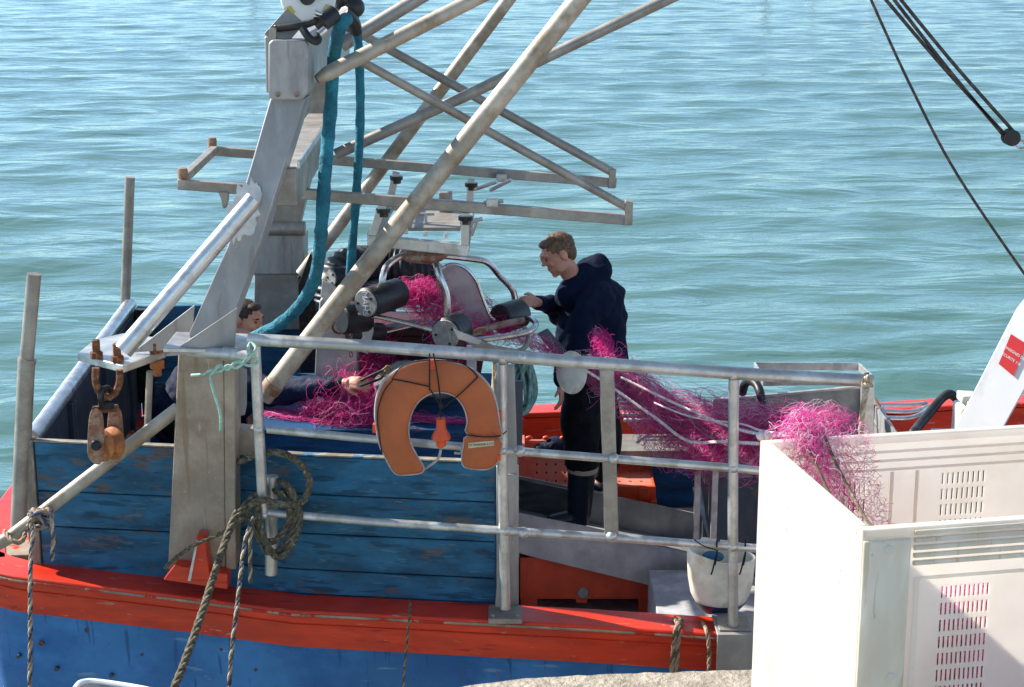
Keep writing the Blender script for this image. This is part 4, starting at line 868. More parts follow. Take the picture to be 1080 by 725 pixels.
g = G(); g.beam(P(800, 398, 9.3), P(800, 424, 9.3), .02, .02, (0, 1, 0)); g.build("frame_leg", M['steel'], hb)
g = G(); g.beam(P(919, 404, 9.1), P(917, 455, 9.1), .03, .03, (0, 1, 0)); g.beam(P(921, 435, 9.2), P(942, 472, 8.7), .05, .02, (0, 1, 0)); g.beam(P(931, 430, 9.25), P(935, 470, 9.0), .02, .02, (0, 1, 0)); g.build("frame_leg", M['bright_steel'], hb, bevel=.002)
# dark hose over hopper
hose([(783, 414, 9.3), (786, 405, 9.2), (793, 402, 9.1), (801, 412, 9.0), (805, 440, 8.9), (803, 470, 8.75), (796, 520, 8.6), (792, 570, 8.5)], .024, "dark grey rubber hose hooked over the left edge of the net hopper", name="deck_hose", m='black', amp=.03)
hose([(962, 458, 9.6), (975, 442, 9.8), (990, 424, 9.95), (1000, 416, 10.0), (1008, 420, 10.0), (1012, 430, 9.95), (1014, 450, 9.8)], .028, "black hose looping over the red far gunwale beside the white canister", name="deck_hose", m='black', amp=.02, seed=5)
# grey bars lying on the far gunwale right
gr = empty("boarding_ladder", (P(948, 440, 10.2).x, 10.2, 1.0), "pale metal ladder hooked against the inside of the red far gunwale", "ladder")
for pts in ([(922, 427, 10.3), (960, 427, 10.3), (978, 425, 10.3)], [(922, 433, 10.25), (960, 434, 10.25), (980, 428, 10.28)], [(922, 440, 10.2), (955, 441, 10.2), (972, 436, 10.22), (982, 428, 10.28)]):
    g = G(); g.tube(smooth(PP(pts), 6), .014, 8); g.build("rung", M['bright_steel'], gr)
g = G(); g.tube(PP([(922, 421, 10.33), (946, 458, 10.1)]), .012, 8); g.build("side_bar", M['rust_cheek'], gr)
g2 = empty("slatted_rack", (P(700, 435, 10.35).x, 10.35, 1.15), "pale slatted rack lying on the red far gunwale behind the pink net", "rack")
for k in range(4):
    g = G(); g.beam(P(652+k*2, 425+k*6, 10.42-k*.08), P(768, 430+k*5, 10.42-k*.08), .03, .015); g.build("slat", M['piping'], g2)
g = G(); g.tube(smooth(PP([(652, 421, 10.4), (650, 440, 10.2), (655, 452, 10.1)]), 4), .008, 8); g.build("side_bar", M['steel'], g2)

# white steel davit, sign and canister
dv = empty("davit_post", (P(1040, 460, 8.2).x, 8.25, .7), "bright white leaning steel davit with a red sign at the right edge", "davit")
c0 = P(1008, 452, 8.0); 
g = G(); q = [P(1006, 456, 8.0), P(1050, 462, 8.0), P(1103, 340, 8.0), P(1072, 328, 8.0)]
g = G(); g.prism([P(1004, 458, 8.0), P(1052, 462, 7.88), P(1117, 345, 7.88), P(1072, 326, 8.0)], (.10, .22, 0)); g.build("davit_box", M['white_steel'], dv, bevel=.004)
g = G(); g.box(c0.x-.05, c0.x+.35, 7.9, 8.3, .7, P(1010, 470, 8.0).z); g.build("davit_base", M['slate'], dv, bevel=.01)
# sign lies on the front face plane
fa, fb, fd = P(1004, 458, 8.0), P(1052, 462, 7.88), P(1072, 326, 8.0); fn = (fb-fa).cross(fd-fa).normalized()
def onp(u, v, off=.003):
    d_ = ray(u, v); c_ = Vector((0, 0, 4.2)); t_ = (fa-c_).dot(fn)/d_.dot(fn); return c_+d_*t_+(fn if fn.y < 0 else -fn)*off
s4 = [onp(1053.5, 384), onp(1069, 397), onp(1083, 363), onp(1066.5, 352.5)]
g = G(); g.prism(s4, (0, .002, 0)); sg = g.build("sign_plate", M['sign_red'], dv)
xd = s4[2]-s4[3]; up_ = s4[3]-s4[0]
cen = (s4[0]+s4[2])/2; off_ = (fn if fn.y < 0 else -fn)*.002
letters("CONSIGNES DE", .0185, cen+up_*.06+off_, xd, up_, M['white'], "sign_text", dv, .0003)
letters("SECURITE 118", .0185, cen-up_*.16+off_, xd, up_, M['white'], "sign_text", dv, .0003)
cn = empty("canister", P(1016, 450, 8.6), "small white plastic canister with cap standing left of the white davit", "canister")
a = P(1005, 460, 8.6); b = P(1032, 424, 8.6)
g = G(); g.box(a.x, b.x, 8.5, 8.66, a.z-.2, b.z); g.build("canister_body", M['white_plastic'], cn, bevel=.02)
g = G(); c = P(1021, 420, 8.55); g.box(c.x-.045, c.x+.04, 8.5, 8.62, c.z-.02, c.z+.025); g.cyl(c+Vector((.01, -.06, -.025)), c+Vector((.01, -.06, 0)), .03, 16); g.build("canister_cap", M['white_plastic'], cn, bevel=.008)

# rope and twine details
def rope_o(pts, r, mats, label, name="rope", cat="rope", sm=8, raw=False, pitch=None, group=None):
    q = smooth(pts if raw else PP(pts), sm); g = G(); idx = list(range(len(mats)))
    g.rope(q, r, pitch, 6, tuple((idx*3)[:3])); return tag(g.build(name, [M[k] for k in mats], smooth=180), label, cat, group)
# weedy mooring rope: coil on the bitt and line to the quay
rope_o([(236, 495, 7.35), (262, 483, 7.3), (290, 477, 7.2), (312, 486, 7.2), (326, 505, 7.2), (320, 528, 7.18), (300, 532, 7.15), (278, 528, 7.14), (262, 536, 7.15), (268, 560, 7.14), (285, 572, 7.15), (300, 560, 7.16), (306, 538, 7.17), (296, 520, 7.2), (282, 518, 7.3), (272, 530, 7.25), (272, 560, 7.2), (282, 582, 7.15), (298, 578, 7.15), (310, 556, 7.16), (312, 530, 7.18), (303, 512, 7.2), (288, 508, 7.3), (272, 522, 7.2), (276, 560, 7.13), (292, 588, 7.12), (308, 574, 7.14), (316, 545, 7.16), (306, 520, 7.2), (290, 520, 7.3), (268, 524, 7.2), (250, 545, 7.1)], .0165, ('rope_grey',), "weedy thick rope coiled round the short bitt post", sm=10)
rope_o([(250, 540, 7.12), (240, 565, 7.0), (228, 600, 6.8), (212, 650, 6.5), (196, 695, 6.25), (178, 740, 6.0)], .0175, ('rope_grey',), "weedy mooring rope running down from the bitt to the quay")
rope_o([(268, 545, 7.1), (262, 560, 7.1), (257, 580, 7.05), (250, 640, 6.85), (244, 690, 6.75), (241, 735, 6.7)], .010, ('rope_grey', 'rope_cream', 'rope_navy'), "thin flecked line hanging from the bitt over the red gunwale")
rope_o([(266, 548, 7.12), (264, 575, 7.1), (264, 615, 7.12)], .010, ('rope_grey', 'rope_cream'), "short flecked rope tail hanging beside the gantry foot")
rope_o([(174, 600, 7.2), (186, 588, 7.2), (205, 575, 7.17), (228, 565, 7.17), (246, 556, 7.15), (258, 545, 7.12)], .010, ('rope_grey',), "thin dark line stretched across the foot of the gantry leg")
# knot on the brace
kn = []
rg = random.Random(4)
for k in range(46):
    a = k*.95; kn.append((43+11*math.cos(a)+rg.uniform(-2, 2), 548+9*math.sin(a*1.3)+rg.uniform(-2, 2), 7.28+.055*math.sin(a*.9)))
rope_o(kn, .013, ('rope_tan', 'rope_navy', 'rope_tan'), "brown flecked rope knotted round the diagonal brace", sm=5)
rope_o([(36, 556, 7.22), (33, 580, 7.18), (32, 620, 7.1), (32, 680, 7.05), (31, 740, 7.0)], .011, ('rope_tan', 'rope_navy', 'rope_cream'), "long flecked rope hanging from the brace knot down the blue hull", sm=6)
rope_o([(52, 545, 7.22), (56, 560, 7.22), (55, 591, 7.25)], .011, ('rope_tan', 'rope_navy', 'rope_cream'), "short flecked rope end hanging right of the brace knot", sm=6)
rope_o([(5, 560, 7.28), (12, 570, 7.22), (22, 572, 7.22), (26, 562, 7.28), (16, 556, 7.33)], .012, ('rope_tan',), "loop of tan rope round the lower end of the brace", sm=6)
rope_o([(433, 634, 7.22), (432, 652, 7.07), (431, 658, 7.04), (428, 690, 7.0), (424, 740, 6.95)], .006, ('rope_grey', 'rope_tan'), "thin cord hanging over the middle of the red gunwale")
rope_o([(720, 652, 7.1), (713, 664, 6.95), (710, 690, 6.95), (708, 715, 6.93)], .012, ('rope_tan', 'rope_grey'), "left one of two twisted cords looped over the gunwale left of the steel sleeve")
rope_o([(712, 652, 7.12), (716, 664, 6.95), (714, 690, 6.95), (713, 715, 6.93)], .012, ('rope_tan', 'rope_grey'), "right one of two twisted cords crossing over the gunwale left of the steel sleeve")
rope_o([(741, 657, 7.1), (746, 668, 6.95), (748, 690, 6.94), (747, 715, 6.92)], .010, ('rope_tan', 'rope_grey'), "single reddish cord over the gunwale next to the steel sleeve")
rope_o([(914, 398, 6.9), (918, 404, 6.93), (912, 408, 6.9), (910, 400, 6.95), (916, 396, 7.0), (914, 410, 6.92), (910, 430, 6.92), (908, 455, 6.93), (907, 480, 6.95)], .013, ('rope_cream', 'rope_tan'), "cream rope knotted on the end post of the railing")
def twine(pts, r, m, label, name="twine", sm=8):
    g = G(); g.tube(smooth(PP(pts), sm), r, 6); return tag(g.build(name, M[m], smooth=180), label, "twine")
twine([(202, 396, 7.18), (215, 395, 7.15), (222, 391, 7.13), (232, 392, 7.1), (240, 386, 7.1), (250, 388, 7.1), (262, 378, 7.1), (270, 368, 7.12), (264, 362, 7.15), (262, 372, 7.1), (272, 380, 7.12), (264, 386, 7.1), (250, 382, 7.1), (240, 390, 7.1), (232, 386, 7.1), (224, 394, 7.1), (222, 400, 7.12), (226, 415, 7.12), (232, 435, 7.12), (233, 455, 7.13)], .007, 'string_green', "pale green twine knotted from the gantry leg to the railing corner")
# upper right rigging
twine([(916, -6, 7.0), (960, 90, 7.0), (1010, 185, 7.0), (1088, 300, 7.0)], .006, 'wire', "single thin dark stay crossing the water at upper right", name="rigging_line")
for k, (pa, pb, lab) in enumerate((((940, -4, 7.5), (1061, 146, 7.5), "lower left line of the three running to the black block"), ((931, -4, 7.5), (1058, 140, 7.5), "middle line of the three running to the black block"), ((947, -4, 7.48), (1070, 140, 7.5), "upper right line of the three running to the black block"))):
    m_ = tuple((a+b)/2 for a, b in zip(pa, pb)); m_ = (m_[0]-1.0, m_[1]+1.5, m_[2])
    twine([pa, m_, pb], .008, 'wire', lab, name="rigging_line")
bb = empty("rigging_block", P(1066, 152, 7.5), "small black pulley block at the end of the upper right lines", "pulley block")
g = G(); c = P(1066, 145, 7.5)
for dy in (-.028, 0, .028): g.lathe(c+Vector((0, dy-.004, 0)), (0, 1, 0), [(.025, 0), (.036, .002), (.036, .006), (.025, .008)], 20)
g.build("cheek", M['black'], bb)
g = G(); g.lathe(c+Vector((0, -.024, 0)), (0, 1, 0), [(.028, 0), (.022, .024), (.028, .048)], 20); g.build("wheel", M['black'], bb)
g = G(); g.tube(smooth(PP([(1070, 149, 7.5), (1075, 156, 7.5), (1082, 155, 7.5), (1079, 149, 7.5), (1072, 149, 7.5)]), 4), .006, 8); g.build("shackle", M['stainless'], bb)

# white tray on the quay
ty = empty("plastic_tray", (P(110, 720, 5.75).x, 5.6, 1.36), "white plastic tray with a grey inside at the bottom left corner", "tray")
c = PZ(112, 722, 1.52)
g = G(); rim = [(78, 728), (84, 720.5), (92, 718.3), (100, 718.5), (120, 721), (150, 726), (170, 731)]
rp = [PZ(u, v, 1.50) for u, v in rim]; lowp = [Vector((p.x+.02, p.y-.25, 1.50)) for p in (rp[-1], rp[0])]
loop = smooth(rp, 4)+[Vector((rp[-1].x+.01, 5.2, 1.50)), Vector((rp[0].x-.01, 5.2, 1.50))]
g.tube(loop+[loop[0]], .010, 8, False); g.build("tray_rim", M['white_steel'], ty)
g = G(); n = len(loop); ce = sum(loop, Vector())/n
g.add([p for p in loop]+[ce+(p-ce)*.9-Vector((0, 0, .13)) for p in loop], [(i, (i+1) % n, (i+1) % n+n, i+n) for i in range(n)]+[tuple(range(n, 2*n))]); g.build("tray_body", M['piping'], ty, smooth=60)

# ------------------------------------------------------------------ white net bin on the quay
zR = 2.34; A = PZ(910, 560, zR); B = PZ(802, 465, zR); e2 = (B-A).normalized(); e1 = Vector((e2.y, -e2.x, 0)); D = (B-A).length; Wb = 1.22
A = A; BL = A+e2*D
bn = empty("net_bin", A+e1*Wb/2+e2*D/2-Vector((0, 0, zR-qz)), "large white plastic bin with slotted walls holding pink net on the quay", "bin")
H_ = zR-qz
def wallgrid(o, ux, nrm, W, panels, th=.03, mt='bin', name="wall", extra=None):
    xs = {0, W}; zz = {0, H_}
    for (x0, x1, z0, z1, c, r, fw, fh) in panels:
        for i in range(c):
            p = (x1-x0)/c; a = x0+p*i+p*(1-fw)/2; xs |= {a, a+p*fw}
        for j in range(r):
            p = (z1-z0)/r; a = z0+p*j+p*(1-fh)/2; zz |= {a, a+p*fh}
    xs = sorted(xs); zz = sorted(zz)
    def hole(i, j):
        x = (xs[i]+xs[i+1])/2; z = (zz[j]+zz[j+1])/2
        for (x0, x1, z0, z1, c, r, fw, fh) in panels:
            if x0 < x < x1 and z0 < z < z1:
                p = (x1-x0)/c; q = (z1-z0)/r; fx = ((x-x0)/p) % 1; fz = ((z-z0)/q) % 1
                if abs(fx-.5) < fw/2 and abs(fz-.5) < fh/2: return True
        return False
    g = G(); solid(g, o, ux, (0, 0, 1), nrm, xs, zz, hole, th); return g.build(name, M[mt], bn, smooth=0)
def fx(u, v): # position along front wall & height for a pixel on the front plane
    d_ = ray(u, v); c_ = Vector((0, 0, 4.2)); t_ = (A-c_).dot(e2)/d_.dot(e2); p = c_+d_*t_; return (p-A).dot(e1), p.z-qz
def bx(u, v):
    pt = BL-e2*.03; d_ = ray(u, v); c_ = Vector((0, 0, 4.2)); t_ = (pt-c_).dot(e2)/d_.dot(e2); p = c_+d_*t_; return (p-pt).dot(e1), p.z-qz
f0 = fx(985, 725); f1 = fx(1045, 612)
base = Vector((A.x, A.y, qz))
w1 = f1[0]-f0[0]; ph = f1[1]; 
wallgrid(base, e1, e2, Wb, [(f0[0], f1[0], ph-.52, ph, 11, 9, .5, .72), (Wb-f1[0], Wb-f0[0], ph-.52, ph, 11, 9, .5, .72)], .005)
b0 = bx(884, 556); b1 = bx(918, 508); c0_ = bx(992, 552); c1_ = bx(1044, 496)
wallgrid(base+e2*D-e2*.005, e1, e2, Wb, [(b0[0], b1[0], b0[1]-.30, b1[1], 6, 7, .36, .72), (c0_[0], c1_[0], c0_[1]-.30, c1_[1]-.0, 9, 8, .36, .72)], .005)
l0 = .3
wallgrid(base, e2, e1, D, [], .012)
wallgrid(base+e1*Wb, e2, -e1, D, [], .012)
g = G(); g.par(base+Vector((0, 0, .10)), e1*Wb, e2*D, (0, 0, .02)); g.build("floor_plate", M['bin'], bn)
# rim
g = G()
for o_, a_, l_, b_ in ((A, e1, Wb, e2), (A+e2*(D-.035), e1, Wb, e2)): g.par(o_-Vector((0, 0, .03))-e2*.003, a_*l_, b_*.041, (0, 0, .032))
for o_ in (A+e2*.04, A+e1*(Wb-.035)+e2*.04): g.par(o_-Vector((0, 0, .03))-e1*.003, e2*(D-.078), e1*.038, (0, 0, .031))
g.build("rim", M['bin'], bn, bevel=.006)
# corner post bands and ribs on the front
px = fx(958, 600)[0]
for xx in (0, Wb-px):
    g = G(); g.par(base+e1*xx-e2*.016-Vector((0, 0, 0)), e1*px, e2*.015, (0, 0, H_-.032)); g.build("corner_band", M['bin_dirty'], bn, bevel=.006)
g = G()
for v in (561, 569, 577, 585, 593):
    x0_, z0_ = fx(964, v); x1_ = fx(1068, v)[0]
    g.par(base+e1*(px+.01)+Vector((0, 0, z0_-.008))-e2*.014, e1*(Wb-2*px-.02), e2*.012, (0, 0, .016))
g.build("rib", M['bin_dirty'], bn, bevel=.004)
g = G()
for u, v in ((935, 578), (937, 712)):
    g = G(); x_, z_ = fx(u, v); g.cyl(base+e1*x_+Vector((0, 0, z_))-e2*.022, base+e1*x_+Vector((0, 0, z_))-e2*.014, .015, 20); g.build("boss", M['bin'], bn, bevel=.002)
# panel border + side ribs
g = G(); t0 = fx(968, 602)
for x_ in (px+.02, Wb-px-.04): g.par(base+e1*x_-e2*.008, e1*.018, e2*.007, (0, 0, t0[1]-.02))
g.par(base+e1*(px+.04)+Vector((0, 0, t0[1]-.03))-e2*.008, e1*(Wb-2*px-.08), e2*.007, (0, 0, .012)); g.build("panel_border", M['bin'], bn, bevel=.003)
g = G()
for zz_ in (.86, .82, .78, .74):
    g = G(); g.par(base+e2*.16+Vector((0, 0, zz_))-e1*.003, e2*.20, e1*.0028, (0, 0, .012)); g.build("rib", M['bin'], bn); g = G(); g.par(base+e2*.66+Vector((0, 0, zz_))-e1*.003, e2*.18, e1*.0028, (0, 0, .012)); g.build("rib", M['bin'], bn)
# raised ribs inside the back wall, below the rim
g = G()
for k in range(3):
    z_ = H_-.075-k*.035; g.par(base+e2*(D-.0135)+e1*.02+Vector((0, 0, z_)), e1*(Wb-.05), e2*.008, (0, 0, .010))
g.build("rib", M['bin'], bn, bevel=.003)
xm = bx(955, 500)[0]
for dx_ in (-.05, .05): g = G(); g.par(base+e2*(D-.0125)+e1*(xm+dx_)+Vector((0, 0, .12)), e1*.014, e2*.007, (0, 0, H_-.27)); g.build("rib", M['bin'], bn, bevel=.003)

# ------------------------------------------------------------------ pink nets
def net(spine, rad, n, seed, step=34, span=(.15, .45), freq=6.5, r=.00085, mats=('pink', 'magenta', 'palepink'), w=(.55, .35, .10), squash=(1, 1, 1), g=None, zmin=None):
    rg = np.random.RandomState(seed); sp = [np.array(p) for p in smooth(spine, 10)]; S = np.array(sp); m = len(S)
    ra = np.interp(np.linspace(0, 1, m), np.linspace(0, 1, len(rad)), rad); g = g or G()
    for k in range(n):
        ln = rg.uniform(*span); t0 = rg.uniform(-.05, 1.05-ln); t = np.clip(np.linspace(t0, t0+ln, step), 0, 1)
        idx = t*(m-1); C = np.stack([np.interp(idx, np.arange(m), S[:, j]) for j in range(3)], 1); R_ = np.interp(idx, np.arange(m), ra)
        s = np.linspace(0, 1, step); off = np.zeros((step, 3)); c0 = rg.normal(0, .45, 3)
        for j in range(3):
            off[:, j] = c0[j]+.35*np.sin(2*math.pi*rg.uniform(.5, 1.6)*s+rg.uniform(0, 6.28))+.30*np.sin(2*math.pi*rg.uniform(1.5, freq*.5)*s+rg.uniform(0, 6.28))+.13*np.sin(2*math.pi*rg.uniform(freq*.5, freq)*s+rg.uniform(0, 6.28))
        pts = C+off*R_[:, None]*np.array(squash)
        if zmin is not None: pts[:, 2] = np.maximum(pts[:, 2], zmin+rg.uniform(0, .02))
        g.mi = int(rg.choice(len(mats), p=w)); g.tube([Vector(p) for p in pts], r*rg.uniform(.7, 1.5), 3, False)
    g.mi = 0; return g
def veil(g, f, nu, nv, r, mi, seed, jit=.01, drop=.06):
    """diamond netting: real thin twines knotted over a crumpled sheet f(u,v)"""
    rg = np.random.RandomState(seed)
    K = [[f(i/(nu-1), j/(nv-1))+Vector(rg.normal(0, jit, 3)) for j in range(nv)] for i in range(nu)]
    g.mi = mi
    for i in range(nu-1):
        for j in range(nv):
            if rg.rand() < drop: continue
            jj = j+1 if (i+j) % 2 == 0 else j-1
            if 0 <= jj < nv:
                a, b = K[i][j], K[i+1][jj]; g.tube([a, (a+b)/2+Vector(rg.normal(0, jit*.4, 3)), b], r, 3, False)
    g.mi = 0
nm = [M['pink'], M['magenta'], M['palepink']]
# net between hauler and left roller
g = net(PP([(378, 312, 8.9), (410, 308, 8.85), (435, 312, 8.8), (455, 318, 8.8), (478, 332, 8.75)]), [.03, .035, .07, .09, .06], 380, 1, w=(.40, .50, .10))
net(PP([(440, 300, 8.9), (452, 306, 8.8), (465, 314, 8.8)]), [.03, .06, .05], 120, 21, w=(.5, .4, .10), g=g)
net(PP([(440, 268, 9.0), (470, 285, 8.9), (500, 310, 8.9), (530, 330, 8.9)]), [.02, .03, .03, .03], 50, 31, g=g)
tag(g.build("fishing_net", nm, smooth=180), "dark magenta net bundled between the hauler rollers and the guide plate", "net", "pink fishing net")
g = net(PP([(455, 345, 8.75), (500, 345, 8.75), (545, 355, 8.75), (585, 375, 8.8), (600, 395, 8.8)]), [.06, .06, .05, .04, .04], 170, 41, w=(.35, .45, .20))
tag(g.build("fishing_net", nm, smooth=180), "thin strip of net passing over the shoe toward the man's disc", "net", "pink fishing net")
# heap on locker
g = net(PP([(284, 452, 8.75), (320, 450, 8.7), (350, 440, 8.7), (375, 428, 8.7), (392, 440, 8.7)]), [.05, .07, .13, .16, .13], 520, 2, w=(.66, .24, .10), zmin=1.63)
net(PP([(372, 405, 8.75), (372, 430, 8.65), (378, 450, 8.6)]), [.03, .09, .12], 200, 22, g=g, w=(.75, .1, .15), zmin=1.63)
net(PP([(380, 395, 8.9), (420, 440, 8.7), (470, 452, 8.6), (540, 458, 8.6)]), [.02, .06, .05, .05], 140, 23, g=g, w=(.4, .5, .1), zmin=1.63)
tag(g.build("fishing_net", nm, smooth=180), "bright pink net heap on the blue locker beneath the outstretched hand", "net", "pink fishing net")
# net hanging on the maroon tub
g = net(PP([(395, 352, 9.05), (400, 380, 9.05), (405, 410, 9.0)]), [.10, .12, .08], 120, 24, w=(.1, .85, .05))
net(PP([(480, 350, 9.0), (470, 375, 9.0)]), [.12, .1], 80, 25, w=(.1, .85, .05), g=g)
tag(g.build("fishing_net", nm, smooth=180), "shaded net hanging over the front of the maroon tub", "net", "pink fishing net")
# main net run from disc to bin
main = [(616, 388, 8.9), (640, 392, 8.8), (670, 412, 8.75), (705, 437, 8.7), (750, 453, 8.6), (800, 457, 8.4), (850, 448, 8.1), (880, 445, 8.0)]
g = net(PP(main), [.05, .07, .07, .11, .14, .13, .08, .05], 360, 3, span=(.10, .3), w=(.62, .18, .20))
net(PP(main), [.04, .08, .08, .11, .13, .12, .08, .05], 420, 303, span=(.35, .9), freq=4, step=44, w=(.62, .10, .28), g=g, r=.0009)
net(PP([(628, 350, 8.95), (636, 372, 8.85), (645, 395, 8.8)]), [.03, .06, .08], 130, 32, g=g, w=(.5, .42, .08))
net(PP([(632, 392, 8.7), (650, 398, 8.7), (690, 430, 8.6)]), [.04, .06, .06], 110, 33, g=g, w=(.6, .1, .3))
net(PP([(790, 470, 8.4), (825, 452, 8.3), (865, 444, 8.3), (897, 446, 8.3)]), [.09, .06, .055, .045], 200, 34, g=g, span=(.3, .8), w=(.7, .22, .08))
net(PP([(700, 455, 8.6), (730, 475, 8.5), (760, 480, 8.4), (810, 480, 8.3)]), [.08, .10, .09, .09], 180, 35, g=g, w=(.3, .5, .2))
def f1_(u, v):
    a = smooth_main[int(u*(len(smooth_main)-1))]; w_ = .26*(.5+.5*math.sin(u*3)); 
    return a+Vector((.05*math.sin(v*5+u*9), .12*(v-.5)-.10, (v-.5)*w_*1.5-.03+.03*math.sin(u*30+v*6)))
smooth_main = smooth(PP(main), 12)
veil(g, f1_, 70, 22, .0010, 2, 5, .012)
veil(g, lambda u, v: f1_(u, v)+Vector((.03, -.05, -.02+.03*math.sin(u*14))), 60, 20, .0011, 0, 55, .015)
mn = g.build("fishing_net", nm, smooth=180); tag(mn, "long run of pink net from the man's waist over the hopper to the white bin", "net", "pink fishing net")
g = G()
for pts, r in (([(600, 380, 8.72), (640, 405, 8.6), (690, 440, 8.4), (725, 465, 8.2), (760, 466, 7.9), (800, 468, 7.0)], .008), ([(655, 398, 8.65), (700, 420, 8.5), (740, 438, 8.3), (775, 452, 7.8), (808, 459, 7.0), (835, 459, 6.4)], .007), ([(690, 425, 8.5), (730, 440, 8.3), (780, 447, 8.0), (806, 455, 7.2), (850, 458, 6.3)], .005)):
    g.rope(smooth(PP(pts), 10), r, None, 5)
g.ball(P(806, 460, 6.9), .035, .03, .025, nu=12, nv=8); g.build("float_line", M['float_line'], mn)
# net into the bin
bi = lambda x, y, z: base+e1*x+e2*y+Vector((0, 0, z))
g = net([bi(.10, D+.12, H_-.02), bi(.17, D+.02, H_+.045), bi(.17, D-.06, H_+.0), bi(.22, D-.12, H_-.15), bi(.28, D-.22, H_-.4)], [.05, .055, .06, .09, .12], 120, 6, span=(.2, .6), w=(.55, .1, .35), r=.0010)
net([bi(.22, .26, .36), bi(.42, .30, .42), bi(.7, .36, .44), bi(.95, .45, .40)], [.12, .2, .22, .14], 1100, 61, span=(.15, .5), w=(.7, .22, .08), g=g, squash=(.8, .6, .8), r=.0018, zmin=qz+.125)
net([bi(.25, .7, .26), bi(.5, .7, .34), bi(.95, .32, .32)], [.12, .16, .12], 600, 62, span=(.15, .5), w=(.7, .22, .08), g=g, squash=(.8, .6, .8), r=.0018, zmin=qz+.125)
def f2_(u, v):
    return bi(.05+.34*v+.10*u, D-.05-.14*u+.03*math.sin(v*9+u*3), H_+.04-.62*u+.02*math.sin(v*14))
veil(g, f2_, 60, 34, .0009, 2, 15, .008)
veil(g, lambda u, v: f2_(u, v)+Vector((.01, .02, .015)), 50, 30, .0009, 0, 16, .008)
nb_ = g.build("fishing_net", nm, smooth=180); tag(nb_, "pale pink net spilling over the back rim into the white bin", "net", "pink fishing net")
g = G()
for pts in ([(845, 459, 6.0), (858, 485, 5.9), (872, 515, 5.8), (884, 538, 5.7), (892, 560, 5.55)], [(868, 456, 6.0), (880, 485, 5.9), (895, 515, 5.8), (912, 545, 5.6), (925, 562, 5.45)]): g.tube(smooth(PP(pts), 10), .0055, 6)
g.build("lead_line", M['rope_grey'], nb_)

# ------------------------------------------------------------------ people
def head(g, c, fwd, up, s=1.0):
    """face, skull, ears and neck stump in the head's own frame; s scales"""
    f = Vector(fwd).normalized(); u = Vector(up); u = (u-f*u.dot(f)).normalized(); r = f.cross(u)
    Rm = Matrix((r, f, u)).transposed()
    T = lambda x, y, z: Vector(c)+Rm @ (Vector((x, y, z))*s)
    B = lambda x, y, z, a, b, d, rot=None: g.ball(T(x, y, z), a*s, b*s, d*s, Rm if rot is None else Rm @ rot)
    B(0, -.012, .035, .076, .096, .088); B(0, .02, .0, .066, .072, .085); B(0, .035, -.05, .052, .055, .055)
    B(0, .062, -.088, .026, .024, .022); B(0, .078, .042, .055, .018, .014)  # brow
    for sx in (-1, 1):
        B(sx*.036, .066, -.015, .022, .02, .022); B(sx*.078, -.012, .0, .009, .02, .033); B(sx*.046, .02, -.062, .02, .04, .03)
    B(0, .092, .012, .011, .014, .028, Matrix.Rotation(-.35, 3, 'X')); B(0, .103, -.010, .014, .014, .012)
    for sx in (-1, 1): B(sx*.011, .096, -.014, .008, .010, .008)
    B(0, .084, -.043, .024, .010, .007); B(0, .082, -.056, .021, .011, .008)
    return T, Rm
def hairmesh(T, Rm, s, mt, parent, seed, short=True):
    rg = random.Random(seed); g = G()
    g.ball(T(0, -.018, .040), .0785*s, .099*s, .086*s, Rm); g.ball(T(0, -.055, .0), .066*s, .053*s, .070*s, Rm); g.ball(T(0, .040, .092), .052*s, .042*s, .024*s, Rm)
    o = g.build("hair", mt, parent, smooth=180)
    g = G()
    for k in range(260):
        a = rg.uniform(0, 6.28); zz = rg.uniform(-.5, 1); rad = math.sqrt(1-zz*zz)
        x, y = rad*math.cos(a), rad*math.sin(a)
        if y > .55 and zz < .55: continue
        if zz < .0 and y > -.1: continue
        p = T(x*.078, -.018+y*.097, .040+zz*.084); d = Rm @ Vector((x*.5+rg.uniform(-.5, .5), .5*y+.55+rg.uniform(-.4, .3) if y > -.2 else -.2, zz*.5-.25)).normalized()
        nrm = Rm @ Vector((x, y, zz)); q = p+d*.009*s-nrm*.0005*s; g.tube([p, (p+q)/2+nrm*.0008, q], [.0024, .002, .0006], 3, False)
    g.build("hair_tuft", mt, o, smooth=180)
    return o
def hand(g, wrist, d, palmn, s=1.0, curl=1.0, grip=None):
    """palm plus five separate bent fingers; d = direction of the hand, palmn = palm normal (curl side)"""
    d = Vector(d).normalized(); n = Vector(palmn); n = (n-d*n.dot(d)).normalized(); w = d.cross(n)
    W = Vector(wrist); pc = W+d*.048*s
    Rm = Matrix((w, d, n)).transposed(); g.ball(pc, .040*s, .052*s, .016*s, Rm, 14, 9); g.tube([W-d*.03, W, W+d*.03], [.026*s, .025*s, .026*s], 12)
    for i, (o, L) in enumerate(((-.030, .070), (-.010, .080), (.010, .075), (.028, .060))):
        p = W+d*.085*s+w*o*s; pts = [W+d*.05*s+w*o*s*.8, p]; ang = .25*curl
        dirn = d.copy()
        for k in range(3):
            ang += (.55, .75, .5)[k]*curl*.8; dd = d*math.cos(ang)+n*math.sin(ang); p = p+dd*L*s*(.42, .32, .26)[k]; pts.append(p)
        g.tube(smooth(pts, 3), [.0095*s]*(len(pts)*3-3)+[.007*s] if False else [.0098*s-.0025*s*j/(3*(len(pts)-1)) for j in range(3*(len(pts)-1)+1)], 8)
    p = W+d*.022*s-w*.030*s; q = p-w*.022*s+d*.03*s+n*.012*s; r_ = q+d*.030*s+n*.018*s+w*.002; g.tube(smooth([W+d*.01*s-w*.01, p, q, r_], 3), [.015*s, .014*s, .014*s, .013*s, .012*s, .0115*s, .011*s, .010*s, .009*s, .007*s], 8)
